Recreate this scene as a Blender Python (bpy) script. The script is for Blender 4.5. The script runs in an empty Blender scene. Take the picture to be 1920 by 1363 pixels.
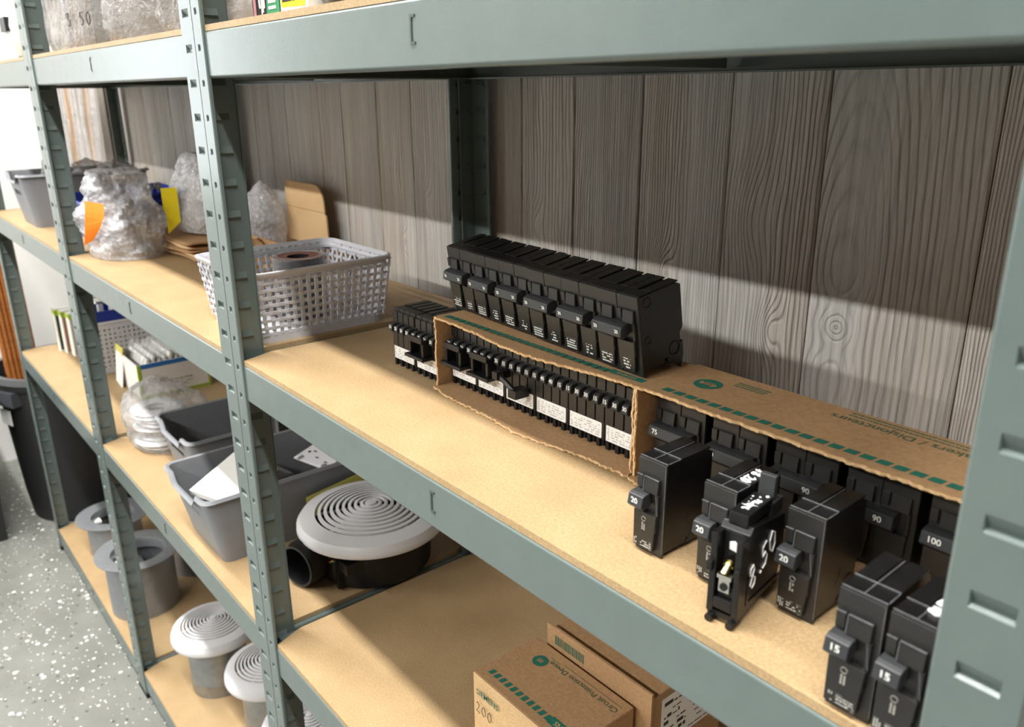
import bpy, bmesh, math, random
from mathutils import Vector, Matrix, noise
random.seed(7)
SC = bpy.context.scene
COL = SC.collection
PI = math.pi

# ------------------------------------------------------------------ camera
CAM_POS = Vector((0.9967, -0.3594, 1.4432))
YAW, PITCH, ROLL, FPX = math.radians(50.448), math.radians(18.493), math.radians(-0.440), 1530.65
fw = Vector((-math.sin(YAW)*math.cos(PITCH), math.cos(YAW)*math.cos(PITCH), -math.sin(PITCH)))
rt = fw.cross(Vector((0, 0, 1))).normalized(); up = rt.cross(fw)
r2 = math.cos(ROLL)*rt + math.sin(ROLL)*up; u2 = -math.sin(ROLL)*rt + math.cos(ROLL)*up
cd = bpy.data.cameras.new('camera'); cam = bpy.data.objects.new('camera', cd); COL.objects.link(cam)
M = Matrix((r2, u2, -fw)).transposed().to_4x4(); M.translation = CAM_POS
cam.matrix_world = M
cd.sensor_fit = 'HORIZONTAL'; cd.sensor_width = 36; cd.lens = FPX/1920*36
cd.clip_start = 0.01
cd.dof.use_dof = True; cd.dof.focus_distance = 0.80; cd.dof.aperture_fstop = 9
SC.camera = cam

# ------------------------------------------------------------------ world, exposure
w = bpy.data.worlds.new('world'); SC.world = w; w.use_nodes = True
w.node_tree.nodes['Background'].inputs[0].default_value = (1, 1, 1, 1)
w.node_tree.nodes['Background'].inputs[1].default_value = 0.05
SC.view_settings.view_transform = 'Standard'; SC.view_settings.look = 'None'
SC.view_settings.gamma = 1; SC.view_settings.use_curve_mapping = False
SC.view_settings.exposure = 0.02

# ------------------------------------------------------------------ ceiling lamps (long tubes)
def area(name, loc, sx, sy, power, rot=(0, 0, 0), col=(1, 1, 1)):
    l = bpy.data.lights.new(name, 'AREA'); l.shape = 'RECTANGLE'; l.size = sx; l.size_y = sy
    l.energy = power; l.color = col
    o = bpy.data.objects.new(name, l); COL.objects.link(o); o.location = loc; o.rotation_euler = rot
    return o
NEAR_W, FAR_W = 105, 148
TUBES = [(-1.55, -.575, NEAR_W), (0.85, -.575, NEAR_W), (-1.55, -3.25, FAR_W), (0.85, -3.25, FAR_W)]
for i, (x, y, pw) in enumerate(TUBES):
    area('tube_light', (x, y, 3.238), 2.3, .11, pw, col=(1, .985, .955))
# daylight through the window in the end wall
area('window_daylight', (-2.66, -.91, 1.55), 1.0, .46, 5, rot=(0, math.radians(-90), 0), col=(.93, .97, 1))

# ------------------------------------------------------------------ materials
def lin(c):
    return tuple(((v/255)/12.92 if v/255 <= .04045 else ((v/255+.055)/1.055)**2.4) for v in c)
class NT:
    def __init__(s, name):
        s.m = bpy.data.materials.new(name); s.m.use_nodes = True
        s.t = s.m.node_tree; s.b = s.t.nodes['Principled BSDF']; s.out = s.t.nodes['Material Output']
    def n(s, typ, **kw):
        nd = s.t.nodes.new(typ)
        for k, v in kw.items(): setattr(nd, k, v)
        return nd
    def link(s, a, b): s.t.links.new(a, b)
    def put(s, sock, v):
        if hasattr(v, 'is_linked') or hasattr(v, 'links'): s.link(v, sock)
        else: sock.default_value = v
    def math(s, op, a, b=0, c=None):
        nd = s.n('ShaderNodeMath', operation=op); s.put(nd.inputs[0], a); s.put(nd.inputs[1], b)
        if c is not None: s.put(nd.inputs[2], c)
        return nd.outputs[0]
    def noise(s, vec, scale, detail=2, rough=.5):
        nd = s.n('ShaderNodeTexNoise'); nd.inputs['Scale'].default_value = scale
        nd.inputs['Detail'].default_value = detail; nd.inputs['Roughness'].default_value = rough
        if vec is not None: s.link(vec, nd.inputs['Vector'])
        return nd.outputs['Fac']
    def ramp(s, fac, stops):
        nd = s.n('ShaderNodeValToRGB'); e = nd.color_ramp.elements
        while len(e) < len(stops): e.new(.5)
        for el, (p, c) in zip(e, stops): el.position = p; el.color = tuple(c)+(1,)
        s.link(fac, nd.inputs[0]); return nd.outputs[0]
    def mix(s, fac, a, b, blend='MIX'):
        nd = s.n('ShaderNodeMix', data_type='RGBA', blend_type=blend)
        s.put(nd.inputs[0], fac)
        for i, v in ((6, a), (7, b)):
            if hasattr(v, 'links'): s.link(v, nd.inputs[i])
            else: nd.inputs[i].default_value = tuple(v)+(1,)
        return nd.outputs[2]
    def bump(s, h, dist=.001, strength=1):
        nd = s.n('ShaderNodeBump'); nd.inputs['Strength'].default_value = strength
        nd.inputs['Distance'].default_value = dist; s.link(h, nd.inputs['Height'])
        s.link(nd.outputs[0], s.b.inputs['Normal'])
    def obj(s):
        return s.n('ShaderNodeTexCoord').outputs['Object']
    def mapped(s, vec, scale):
        nd = s.n('ShaderNodeMapping'); nd.inputs['Scale'].default_value = scale
        s.link(vec, nd.inputs[0]); return nd.outputs[0]

def plain(name, rgb, rough=.5, metal=0, spec=.5, var=0.0, vscale=60, bump=0, bscale=300, bdist=.0004):
    t = NT(name); c = lin(rgb); b = t.b
    b.inputs['Roughness'].default_value = rough; b.inputs['Metallic'].default_value = metal
    b.inputs['Specular IOR Level'].default_value = spec
    o = t.obj()
    f = t.noise(o, vscale, 3)
    lo = tuple(max(0, v*(1-var)) for v in c); hi = tuple(min(1, v*(1+var)) for v in c)
    t.link(t.ramp(f, [(.3, lo), (.7, hi)]), b.inputs['Base Color'])
    if bump: t.bump(t.noise(o, bscale, 2), bdist, bump)
    return t.m

def film(name, rgb, opacity=.35, rough=.15, bubble=0, wrinkle=0, emis=0):
    t = NT(name); b = t.b; c = lin(rgb)
    b.inputs['Base Color'].default_value = c+(1,); b.inputs['Roughness'].default_value = rough
    b.inputs['Specular IOR Level'].default_value = .8
    tr = t.n('ShaderNodeBsdfTransparent'); mx = t.n('ShaderNodeMixShader')
    lw = t.n('ShaderNodeLayerWeight'); lw.inputs[0].default_value = .35
    f = t.math('MULTIPLY_ADD', lw.outputs['Facing'], .50, opacity)
    o = t.obj()
    h = None
    if bubble:
        v = t.n('ShaderNodeTexVoronoi'); v.inputs['Scale'].default_value = bubble; t.link(o, v.inputs['Vector'])
        h = t.math('SUBTRACT', 1, v.outputs['Distance'])
        t.bump(h, .0035, .9)
        hi = tuple(min(1, q*1.15) for q in c); lo = tuple(q*.80 for q in c)  # bubble highlights put into the colour: paler centres, darker rims
        t.link(t.ramp(v.outputs['Distance'], [(.12, hi), (.55, lo)]), b.inputs['Base Color'])
    if wrinkle:
        h = t.noise(o, wrinkle, 5, .65); t.bump(h, .02, 1)
    f2 = t.math('MINIMUM', f, .95)
    t.link(f2, mx.inputs[0]); t.link(tr.outputs[0], mx.inputs[1]); t.link(b.outputs[0], mx.inputs[2])
    t.link(mx.outputs[0], t.out.inputs[0])
    return t.m

def fibre(name, a, b_, rough=.65, sc=420):
    t = NT(name); o = t.obj(); b = t.b; b.inputs['Roughness'].default_value = rough
    b.inputs['Specular IOR Level'].default_value = .3
    f = t.noise(o, sc, 4, .7); g = t.noise(o, 14, 3)
    fac = t.math('ADD', t.math('MULTIPLY', f, .75), t.math('MULTIPLY', g, .25))
    t.link(t.ramp(fac, [(.38, lin(a)), (.62, lin(b_))]), b.inputs['Base Color'])
    t.bump(f, .0003, .5)
    return t.m

def wood(name, hue=0.0, arch=None, knots=(), freq=700, seed=0.0, amp=.010):
    """weathered grey-brown plank; object x across, z along. arch=(xc, zc, k) gives cathedral grain"""
    t = NT(name); b = t.b; o = t.obj()
    sp = t.n('ShaderNodeSeparateXYZ'); t.link(o, sp.inputs[0]); x, z = sp.outputs[0], sp.outputs[2]
    oi = t.n('ShaderNodeObjectInfo').outputs['Random']
    cb = t.n('ShaderNodeCombineXYZ'); t.link(x, cb.inputs[0]); t.link(z, cb.inputs[2])
    t.link(t.math('MULTIPLY_ADD', oi, 40.0, seed), cb.inputs[1])
    v = cb.outputs[0]
    d = t.noise(t.mapped(v, (14, 1, 2.6)), 1, 3)
    d2 = t.noise(t.mapped(v, (60, 1, 14)), 1, 2)
    if arch:
        xc, zc, k = arch
        dx = t.math('SUBTRACT', x, xc); dz0 = t.math('SUBTRACT', z, zc); dz = t.math('MULTIPLY', dz0, k)
        u = t.math('SQRT', t.math('ADD', t.math('MULTIPLY', dx, dx), t.math('MULTIPLY', dz, dz)))
        rr = t.math('ADD', t.math('MULTIPLY', dx, dx), t.math('MULTIPLY', dz0, dz0))
        g = t.math('EXPONENT', t.math('MULTIPLY', rr, -1/(2*.021**2)))
        rnd_ = t.math('SQRT', rr)
        u = t.math('ADD', u, t.math('MULTIPLY', g, t.math('SUBTRACT', t.math('MULTIPLY', rnd_, 1.5), u)))
        calm = t.math('SUBTRACT', 1, t.math('MULTIPLY', g, .8))
    else:
        u = x; calm = None
    wob = t.math('MULTIPLY', t.math('SUBTRACT', d, .5), amp*2.4)
    if calm is not None: wob = t.math('MULTIPLY', wob, calm)
    u = t.math('ADD', u, wob)
    u = t.math('ADD', u, t.math('MULTIPLY', t.math('SUBTRACT', d2, .5), .0040))
    for (kx, kz, rad, A) in knots:
        dx = t.math('SUBTRACT', x, kx); dz = t.math('MULTIPLY', t.math('SUBTRACT', z, kz), .55)
        r2_ = t.math('ADD', t.math('MULTIPLY', dx, dx), t.math('MULTIPLY', dz, dz))
        g = t.math('EXPONENT', t.math('MULTIPLY', r2_, -1/(rad*rad*2)))
        u = t.math('ADD', u, t.math('MULTIPLY', g, A))
    s = t.math('MULTIPLY_ADD', t.math('SINE', t.math('MULTIPLY', u, freq)), .5, .5)
    line = t.math('POWER', s, 4.0)
    fine = t.noise(t.mapped(v, (1100, 1, 22)), 1, 3, .6)
    mid = t.noise(t.mapped(v, (160, 1, 3.0)), 1, 3, .6)
    big = t.noise(t.mapped(v, (16, 1, 2.2)), 1, 3)
    amt = t.math('MAXIMUM', t.math('MULTIPLY_ADD', big, 2.2, -.45), .15)
    groove = t.math('MULTIPLY', line, t.math('MINIMUM', amt, 1.0))
    fac = t.math('ADD', t.math('MULTIPLY', fine, .42), t.math('MULTIPLY', mid, .58))
    fac = t.math('SUBTRACT', fac, t.math('MULTIPLY', groove, .15))
    bs = t.math('MULTIPLY_ADD', oi, .12, -.06)
    fac = t.math('ADD', fac, bs)
    col = t.ramp(fac, [(.20, lin((128, 125, 120))), (.48, lin((188, 185, 180))), (.80, lin((228, 227, 224)))])
    br = t.ramp(t.noise(t.mapped(v, (7, 1, 1.5)), 1, 2), [(.40, (1, 1, 1)), (.75, (1.0, .90, .81))])
    col = t.mix(1.0, col, br, 'MULTIPLY')
    contrast = t.math('SUBTRACT', 1, groove)
    t.link(col, b.inputs['Base Color'])
    b.inputs['Roughness'].default_value = .5
    b.inputs['Specular IOR Level'].default_value = .45
    h = t.math('ADD', t.math('MULTIPLY', contrast, 1.0), t.math('MULTIPLY', fine, .40))
    t.bump(h, .0017, .9)
    return t.m

def floor_mat():
    t = NT('epoxy_floor'); b = t.b; o = t.obj()
    base = t.ramp(t.noise(o, 7, 4), [(.3, lin((112, 113, 107))), (.7, lin((128, 129, 123)))])
    col = base
    for sc, th, rgb, sd in ((55, .085, (238, 238, 232), 0), (75, .06, (70, 72, 70), 3.1), (120, .07, (225, 222, 212), 7.7), (140, .05, (120, 105, 92), 9.2)):
        mp = t.n('ShaderNodeMapping'); mp.inputs['Location'].default_value = (sd, sd, 0); t.link(o, mp.inputs[0])
        v = t.n('ShaderNodeTexVoronoi'); v.inputs['Scale'].default_value = sc; t.link(mp.outputs[0], v.inputs['Vector'])
        sx = t.n('ShaderNodeSeparateColor'); t.link(v.outputs['Color'], sx.inputs[0])
        near = t.math('LESS_THAN', v.outputs['Distance'], t.math('MULTIPLY_ADD', sx.outputs[1], .22, .12))
        m = t.math('MULTIPLY', near, t.math('LESS_THAN', sx.outputs[0], th*3))
        col = t.mix(m, col, lin(rgb))
    t.link(col, b.inputs['Base Color']); b.inputs['Roughness'].default_value = .38
    t.bump(t.noise(o, 120, 2), .0006, .3)
    return t.m

m_steel = plain('grey_green_enamel', (92, 104, 101), .24, 0, .55, .04, 30, .25, 420, .0003)
m_steel_in = m_steel
m_board = fibre('particle_board', (152, 126, 91), (177, 151, 113), .5)
m_kraft = fibre('kraft_cardboard', (158, 124, 88), (178, 143, 104), .75, 260)
m_kraft_l = fibre('torn_cardboard', (196, 162, 118), (222, 190, 144), .8, 500)
m_black = plain('breaker_black_plastic', (15, 15, 16), .30, 0, .5, .3, 90, .3, 260, .0003)
m_black2 = plain('breaker_face_plastic', (33, 32, 30), .40, 0, .5, .15, 120)
m_grip = plain('toggle_grey_plastic', (46, 48, 49), .4)
m_white = plain('white_print', (228, 228, 222), .6)
m_ink = plain('pale_print', (170, 168, 160), .6)
m_sticker = plain('white_sticker', (236, 236, 232), .55)
m_inkgrey = plain('grey_ink', (188, 188, 188), .7)
m_green = plain('green_ink', (28, 104, 86), .7, var=.08, vscale=200)
m_dgreen = plain('dark_green_ink', (60, 92, 70), .75)
m_scuff_shine = plain('scuff_and_shine_grey', (104, 106, 108), .5, var=.35, vscale=220)  # pale tone for scuffs plus painted edge highlights
m_marker = plain('white_marker', (240, 240, 238), .5)
m_pen = plain('black_pen', (38, 34, 32), .6)
m_brass = plain('brass', (196, 178, 112), .25, 1)
m_zinc = plain('zinc', (205, 204, 198), .3, 1)
m_greybin = plain('grey_bin_plastic', (126, 128, 132), .5, 0, .4, .03)
m_darkbin = plain('dark_bin_plastic', (62, 64, 68), .5, 0, .4, .03)
m_basket = plain('light_grey_basket_plastic', (198, 198, 204), .42, 0, .45, .02)
m_basketw = plain('white_basket_plastic', (214, 214, 216), .45)
m_blue = plain('blue_plastic', (18, 48, 140), .4)
m_whitep = plain('white_plastic', (212, 212, 214), .38)
m_rub = plain('matte_black_plastic', (14, 14, 15), .45)
m_can = plain('trash_can_black', (32, 32, 33), .55, bump=.2)
m_galv = plain('galvanised_metal', (150, 153, 154), .38, .75, .5, .12, 40, .15, 120)
m_galv_d = plain('galvanised_inside', (118, 122, 126), .42, .7, .5, .12, 40)
m_flange = plain('painted_grey_metal', (140, 143, 147), .34, .45, .5, .06)
m_bubble = film('bubble_wrap', (226, 226, 230), .36, .08, bubble=105)
m_clear = film('clear_poly_bag', (200, 198, 198), .14, .1, wrinkle=26)
m_bagc = film('crinkled_poly_bag', (215, 214, 214), .24, .08, wrinkle=34)
m_clear2 = film('milky_poly_bag', (140, 136, 133), .40, .12, wrinkle=20)
m_orange = plain('orange_paper', (250, 140, 35), .7)
m_yellow = plain('yellow_paper', (240, 222, 28), .7)
m_yellowp = plain('pale_yellow_card', (196, 188, 92), .7)
m_paper = plain('white_paper', (236, 235, 230), .7)
m_trim = plain('grey_white_trim', (150, 142, 134), .6)
m_lime = plain('lime_card', (160, 186, 60), .65)
m_bluecard = plain('blue_card', (40, 116, 190), .6)
m_navy = plain('navy_card', (36, 34, 78), .6)
m_pink = plain('dusty_pink_card', (166, 116, 122), .6)
m_greycard = plain('grey_card', (168, 164, 168), .6)
m_blackcard = plain('black_card', (26, 26, 27), .45)
m_packgreen = plain('pack_green', (44, 128, 84), .5)
m_tape = plain('brown_tape', (128, 86, 72), .4, var=.1, vscale=150)
m_tapeside = plain('tape_side', (40, 40, 46), .25)
m_stick = fibre('raw_wood_dowel', (128, 74, 32), (170, 106, 52), .6, 150)
m_wallw = plain('white_wall_paint', (232, 232, 228), .7, var=.01)
m_ceil = plain('ceiling_paint', (105, 105, 104), .8, var=.01)
m_wallg = plain('grey_wall_paint', (70, 67, 64), .7, var=.02)
m_dark = plain('shadow_gap_black', (10, 10, 10), .8)
m_floor = floor_mat()
m_foot = plain('black_foot_cap', (16, 16, 16), .6)
m_copper = plain('copper_wire', (190, 110, 80), .35, 1)
m_wireg = plain('green_wire', (40, 120, 70), .5)
def emit(name, rgb, s):
    t = NT(name); t.b.inputs['Base Color'].default_value = (0, 0, 0, 1)
    t.b.inputs['Emission Color'].default_value = lin(rgb)+(1,); t.b.inputs['Emission Strength'].default_value = s
    return t.m
m_tube = emit('lamp_diffuser', (255, 252, 246), 6)
m_pane = emit('bright_window_glass', (245, 250, 255), 2.5)

# ------------------------------------------------------------------ mesh helpers
class MB:
    def __init__(s): s.v = []; s.f = []
    def add(s, vs, fs):
        b = len(s.v); s.v += [tuple(v) for v in vs]; s.f += [tuple(b+i for i in f) for f in fs]; return s
    def box(s, x0, x1, y0, y1, z0, z1):
        return s.add([(x0,y0,z0),(x1,y0,z0),(x1,y1,z0),(x0,y1,z0),(x0,y0,z1),(x1,y0,z1),(x1,y1,z1),(x0,y1,z1)],
              [(0,3,2,1),(4,5,6,7),(0,1,5,4),(1,2,6,5),(2,3,7,6),(3,0,4,7)])
    def hexa(s, p):  # 8 points like box order
        return s.add(p, [(0,3,2,1),(4,5,6,7),(0,1,5,4),(1,2,6,5),(2,3,7,6),(3,0,4,7)])
    def prism_x(s, poly, x0, x1):   # poly of (y,z)
        n = len(poly)
        return s.add([(x0,y,z) for y,z in poly]+[(x1,y,z) for y,z in poly],
              [tuple(range(n))[::-1], tuple(range(n,2*n))]+[(i,(i+1)%n,n+(i+1)%n,n+i) for i in range(n)])
    def prism_y(s, poly, y0, y1):   # poly of (x,z)
        n = len(poly)
        return s.add([(x,y0,z) for x,z in poly]+[(x,y1,z) for x,z in poly],
              [tuple(range(n)), tuple(range(n,2*n))[::-1]]+[(i,n+i,n+(i+1)%n,(i+1)%n) for i in range(n)])
    def prism_z(s, poly, z0, z1):   # poly of (x,y)
        n = len(poly)
        return s.add([(x,y,z0) for x,y in poly]+[(x,y,z1) for x,y in poly],
              [tuple(range(n))[::-1], tuple(range(n,2*n))]+[(i,(i+1)%n,n+(i+1)%n,n+i) for i in range(n)])
    def lathe(s, prof, c=(0,0,0), seg=40, ax=None):   # prof (r,z) ; ax matrix 3x3
        vs = []; fs = []; n = len(prof)
        for k in range(seg):
            a = 2*PI*k/seg
            for r, z in prof:
                p = Vector((r*math.cos(a), r*math.sin(a), z))
                if ax is not None: p = ax @ p
                vs.append((p.x+c[0], p.y+c[1], p.z+c[2]))
        for k in range(seg):
            for i in range(n-1):
                a0 = k*n+i; b0 = ((k+1) % seg)*n+i
                fs.append((a0, b0, b0+1, a0+1))
        return s.add(vs, fs)
    def tube(s, path, r, seg=8, caps=True):
        path = [Vector(p) for p in path]; vs = []; fs = []; n = len(path)
        prev = None
        for i, p in enumerate(path):
            d = (path[min(i+1,n-1)]-path[max(i-1,0)])
            if d.length < 1e-9: d = Vector((0,0,1))
            d.normalize()
            ref = Vector((0,0,1)) if abs(d.z) < .9 else Vector((1,0,0))
            a = d.cross(ref).normalized(); b = d.cross(a)
            if prev is not None and a.dot(prev) < 0: a = -a; b = -b
            prev = a
            rr = r[i] if isinstance(r, (list, tuple)) else r
            for k in range(seg):
                t = 2*PI*k/seg; q = p+rr*(math.cos(t)*a+math.sin(t)*b); vs.append(tuple(q))
        for i in range(n-1):
            for k in range(seg):
                fs.append((i*seg+k, i*seg+(k+1)%seg, (i+1)*seg+(k+1)%seg, (i+1)*seg+k))
        if caps: fs.append(tuple(range(seg))[::-1]); fs.append(tuple((n-1)*seg+k for k in range(seg)))
        return s.add(vs, fs)
    def grid(s, pts):   # rows of points
        n = len(pts); m = len(pts[0])
        return s.add([p for r in pts for p in r], [(i*m+j, i*m+j+1, (i+1)*m+j+1, (i+1)*m+j) for i in range(n-1) for j in range(m-1)])
    def mesh(s, name, mat, smooth=False, weld=0):
        me = bpy.data.meshes.new(name); me.from_pydata(s.v, [], s.f)
        bm = bmesh.new(); bm.from_mesh(me)
        if weld: bmesh.ops.remove_doubles(bm, verts=bm.verts, dist=weld)
        bmesh.ops.recalc_face_normals(bm, faces=bm.faces)
        bm.to_mesh(me); bm.free()
        me.materials.append(mat)
        if smooth:
            me.polygons.foreach_set('use_smooth', [True]*len(me.polygons)); me.set_sharp_from_angle(angle=.65)
        me.update(); return me
    def build(s, name, mat, parent=None, smooth=False, weld=0, loc=None, rot=None):
        return link(name, s.mesh(name, mat, smooth, weld), parent, loc, rot)
def link(name, me, parent=None, loc=None, rot=None):
    o = bpy.data.objects.new(name, me); COL.objects.link(o)
    if parent is not None: o.parent = parent
    if loc is not None: o.location = loc
    if rot is not None: o.rotation_euler = rot
    return o
def thing(name, label, cat, loc=(0,0,0), rz=0, group=None, rot=None):
    o = bpy.data.objects.new(name, None); COL.objects.link(o); o.empty_display_size = .02
    o.location = loc; o.rotation_euler = rot if rot else (0, 0, rz)
    o['label'] = label; o['category'] = cat
    if group: o['group'] = group
    return o
def tag(o, label, cat, group=None):
    o['label'] = label; o['category'] = cat
    if group: o['group'] = group
    return o
def struct(o): o['kind'] = 'structure'; return o
def bevel(o, w=.0006, seg=2, ang=.6):
    b = o.modifiers.new('bevel', 'BEVEL'); b.width = w; b.segments = seg; b.limit_method = 'ANGLE'; b.angle_limit = ang
    return o
def solid(o, t, off=0):
    b = o.modifiers.new('solid', 'SOLIDIFY'); b.thickness = t; b.offset = off; return o
_tc = {}
def text_mesh(body, size, mat, align='CENTER', bold=0):
    k = (body, size, mat.name, align, bold)
    if k in _tc: return _tc[k]
    cu = bpy.data.curves.new('lettering', 'FONT'); cu.body = body; cu.size = size; cu.align_x = align
    cu.align_y = 'CENTER'; cu.extrude = .00005; cu.offset = bold
    ob = bpy.data.objects.new('lettering', cu); COL.objects.link(ob)
    dg = bpy.context.evaluated_depsgraph_get()
    me = bpy.data.meshes.new_from_object(ob.evaluated_get(dg))
    bpy.data.objects.remove(ob); bpy.data.curves.remove(cu)
    me.materials.clear(); me.materials.append(mat); me.name = 'lettering'
    _tc[k] = me; return me
def text(name, body, size, mat, parent, origin, u, v, align='CENTER', bold=0):
    o = link(name, text_mesh(body, size, mat, align, bold), parent)
    u = Vector(u).normalized(); v = Vector(v).normalized(); n = u.cross(v)
    m = Matrix((u, v, n)).transposed().to_4x4(); m.translation = Vector(origin); o.matrix_local = m
    return o
G = {'8': [[(.5,.52),(.2,.7),(.3,.95),(.7,.95),(.8,.72),(.5,.52),(.15,.25),(.35,0),(.7,.02),(.85,.25),(.5,.52)]],
     '5': [[(.85,1),(.3,1),(.22,.58),(.6,.62),(.82,.35),(.6,.04),(.15,.05)]],
     '0': [[(.5,1),(.15,.75),(.12,.3),(.45,0),(.82,.25),(.85,.75),(.5,1)]],
     '2': [[(.15,.8),(.4,1),(.78,.82),(.6,.45),(.1,.02),(.45,.08),(.9,.0)]],
     '3': [[(.15,.95),(.7,1),(.4,.58),(.8,.4),(.6,.02),(.1,.06)]],
     '.': [[(.4,.0),(.55,.06)]], '$': [[(.85,.85),(.4,.98),(.2,.7),(.75,.4),(.6,.08),(.15,.15)],[(.5,1.12),(.5,-.12)]],
     'a': [[(.8,.55),(.4,.62),(.12,.3),(.4,0),(.75,.2),(.8,.58),(.85,0)]],
     'm': [[(.05,0),(.1,.55),(.12,.4),(.35,.6),(.45,.0),(.5,.4),(.75,.58),(.85,0)]],
     'p': [[(.1,-.4),(.15,.6),(.55,.62),(.8,.35),(.5,.02),(.15,.1)]], ' ': [],
     'o': [[(.5,.6),(.15,.4),(.2,.05),(.6,0),(.8,.35),(.5,.6)]], 'S': [[(.85,.85),(.45,1),(.15,.75),(.75,.35),(.6,.02),(.1,.1)]],
     'Z': [[(.1,.95),(.85,.98),(.15,.05),(.95,.02)]], 'W': [[(0,.9),(.25,.05),(.5,.7),(.75,.05),(1,.95)]]}
def scrawl(name, body, h, mat, parent, origin, u, v, r=.0006, adv=.8):
    u = Vector(u).normalized(); v = Vector(v).normalized(); mb = MB(); o = Vector(origin); x = 0
    for ch in body:
        for st in G[ch]:
            mb.tube([o+u*((x+a*.62)*h)+v*(b*h) for a, b in st], r, 6)
        x += (.35 if ch == '.' else adv)
    return mb.build(name, mat, parent, True)
def jag(n, amp, lo=0, seed=0):
    rnd = random.Random(seed); return [lo+rnd.uniform(-amp, amp) for _ in range(n)]

# ------------------------------------------------------------------ shelving layout
P, D = .9144, .392
ZB, ZL, ZM, ZT = .0782, .6955, 1.1223, 1.5147
SHELVES = (ZB, ZL, ZM, ZT)
WALLY = .407
XL, XR, YF, CEIL = -2.72, 2.6, -4.6, 3.30

# ------------------------------------------------------------------ room
struct(MB().box(XL-.1, XR+.1, YF-.1, .6, -.05, 0).build('floor', m_floor))
struct(MB().box(XL-.1, XR+.1, YF-.1, .6, CEIL, CEIL+.05).build('ceiling', m_ceil))
wl = MB()
WY0, WY1, WZ0, WZ1 = -1.16, -.66, 1.05, 2.05
wl.box(XL-.1, XL, YF, WY0, 0, CEIL).box(XL-.1, XL, WY1, .6, 0, CEIL).box(XL-.1, XL, WY0, WY1, 0, WZ0).box(XL-.1, XL, WY0, WY1, WZ1, CEIL)
struct(wl.build('wall_left', m_wallw))
struct(MB().box(XR, XR+.1, YF, .6, 0, CEIL).build('wall_right', m_wallg))
struct(MB().box(XL, XR, YF-.1, YF, 0, CEIL).build('wall_front', m_wallg))
wi = struct(MB().box(XL-.06, XL-.05, WY0, WY1, WZ0, WZ1).build('window_1', m_pane))
fr = MB()
for a, b, c, d_ in ((WY0, WY0+.04, WZ0, WZ1), (WY1-.04, WY1, WZ0, WZ1), (WY0+.04, WY1-.04, WZ0, WZ0+.04), (WY0+.04, WY1-.04, WZ1-.04, WZ1)):
    fr.box(XL-.05, XL+.01, a, b, c, d_)
fr.build('window_frame', m_whitep, wi)
wb = struct(MB().box(XL, XR, WALLY+.012, .6, 0, CEIL).build('wall_back', m_dark))

# planks of the back wall, each one a piece of its own
w_straight = wood('plank_straight', freq=1700, amp=.010)
w_mid = wood('plank_medium', freq=1000, amp=.013, seed=3, knots=((-.025, -.03, .014, .022),))
w_arch = wood('plank_cathedral', arch=(-.0445, -.0796, .19), freq=860, amp=.009, seed=5)
w_arch2 = wood('plank_knotted', freq=1100, amp=.012, seed=8, knots=((.013, -.10, .011, .020), (-.02, .02, .02, .016)))
w_knot3 = wood('plank_small_knot', freq=1500, amp=.008, seed=11, knots=((-.021, -.06, .012, .020),))
edges = [-2.72, -2.60, -2.46, -2.35, -2.21, -2.10, -1.97, -1.87, -1.73, -1.62, -1.51, -1.38, -1.28, -1.16, -1.03, -.93, -.82, -.74,
         -.659, -.512, -.421, -.297, -.187, -.068, .093, .199, .315, .441, .555, .712, .80, .93, 1.05, 1.2, 1.32, 1.47, 1.6, 1.75, 1.88, 2.0, 2.15, 2.3, 2.45, 2.6]
special = {.555: w_arch, .441: w_arch2, .093: w_mid, -.512: w_mid, -.297: w_arch2, -.187: w_mid, .315: w_knot3}
ZC = 1.29
for i in range(len(edges)-1):
    a, b = edges[i]+.0007, edges[i+1]-.0007
    if edges[i] == .199: b -= .0010
    hw = (b-a)/2; xc = (a+b)/2
    prof = [(-hw+.0015, 0), (hw-.0015, 0), (hw, .0015), (hw, .012), (-hw, .012), (-hw, .0015)]
    mt = special.get(edges[i], (w_straight, w_mid)[(i*7) % 3 == 0])
    MB().prism_z(prof, -ZC, CEIL-ZC).build('plank', mt, wb, loc=(xc, WALLY, ZC))

# ceiling lamps
for i, (x, y, pw) in enumerate(TUBES):
    t = thing('ceiling_lamp', ('long tube lamp on the ceiling right above the shelves' if y > -1 else 'long tube lamp on the ceiling away from the shelves'), 'lamp', (x, y, CEIL), 0,
              'tube lamps above the shelves' if y > -1 else 'tube lamps in the middle of the room')
    MB().box(-1.2, 1.2, -.075, .075, -.055, 0).build('housing', m_whitep, t)
    MB().box(-1.19, 1.19, -.06, .06, -.060, -.056).build('diffuser', m_tube, t)

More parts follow.
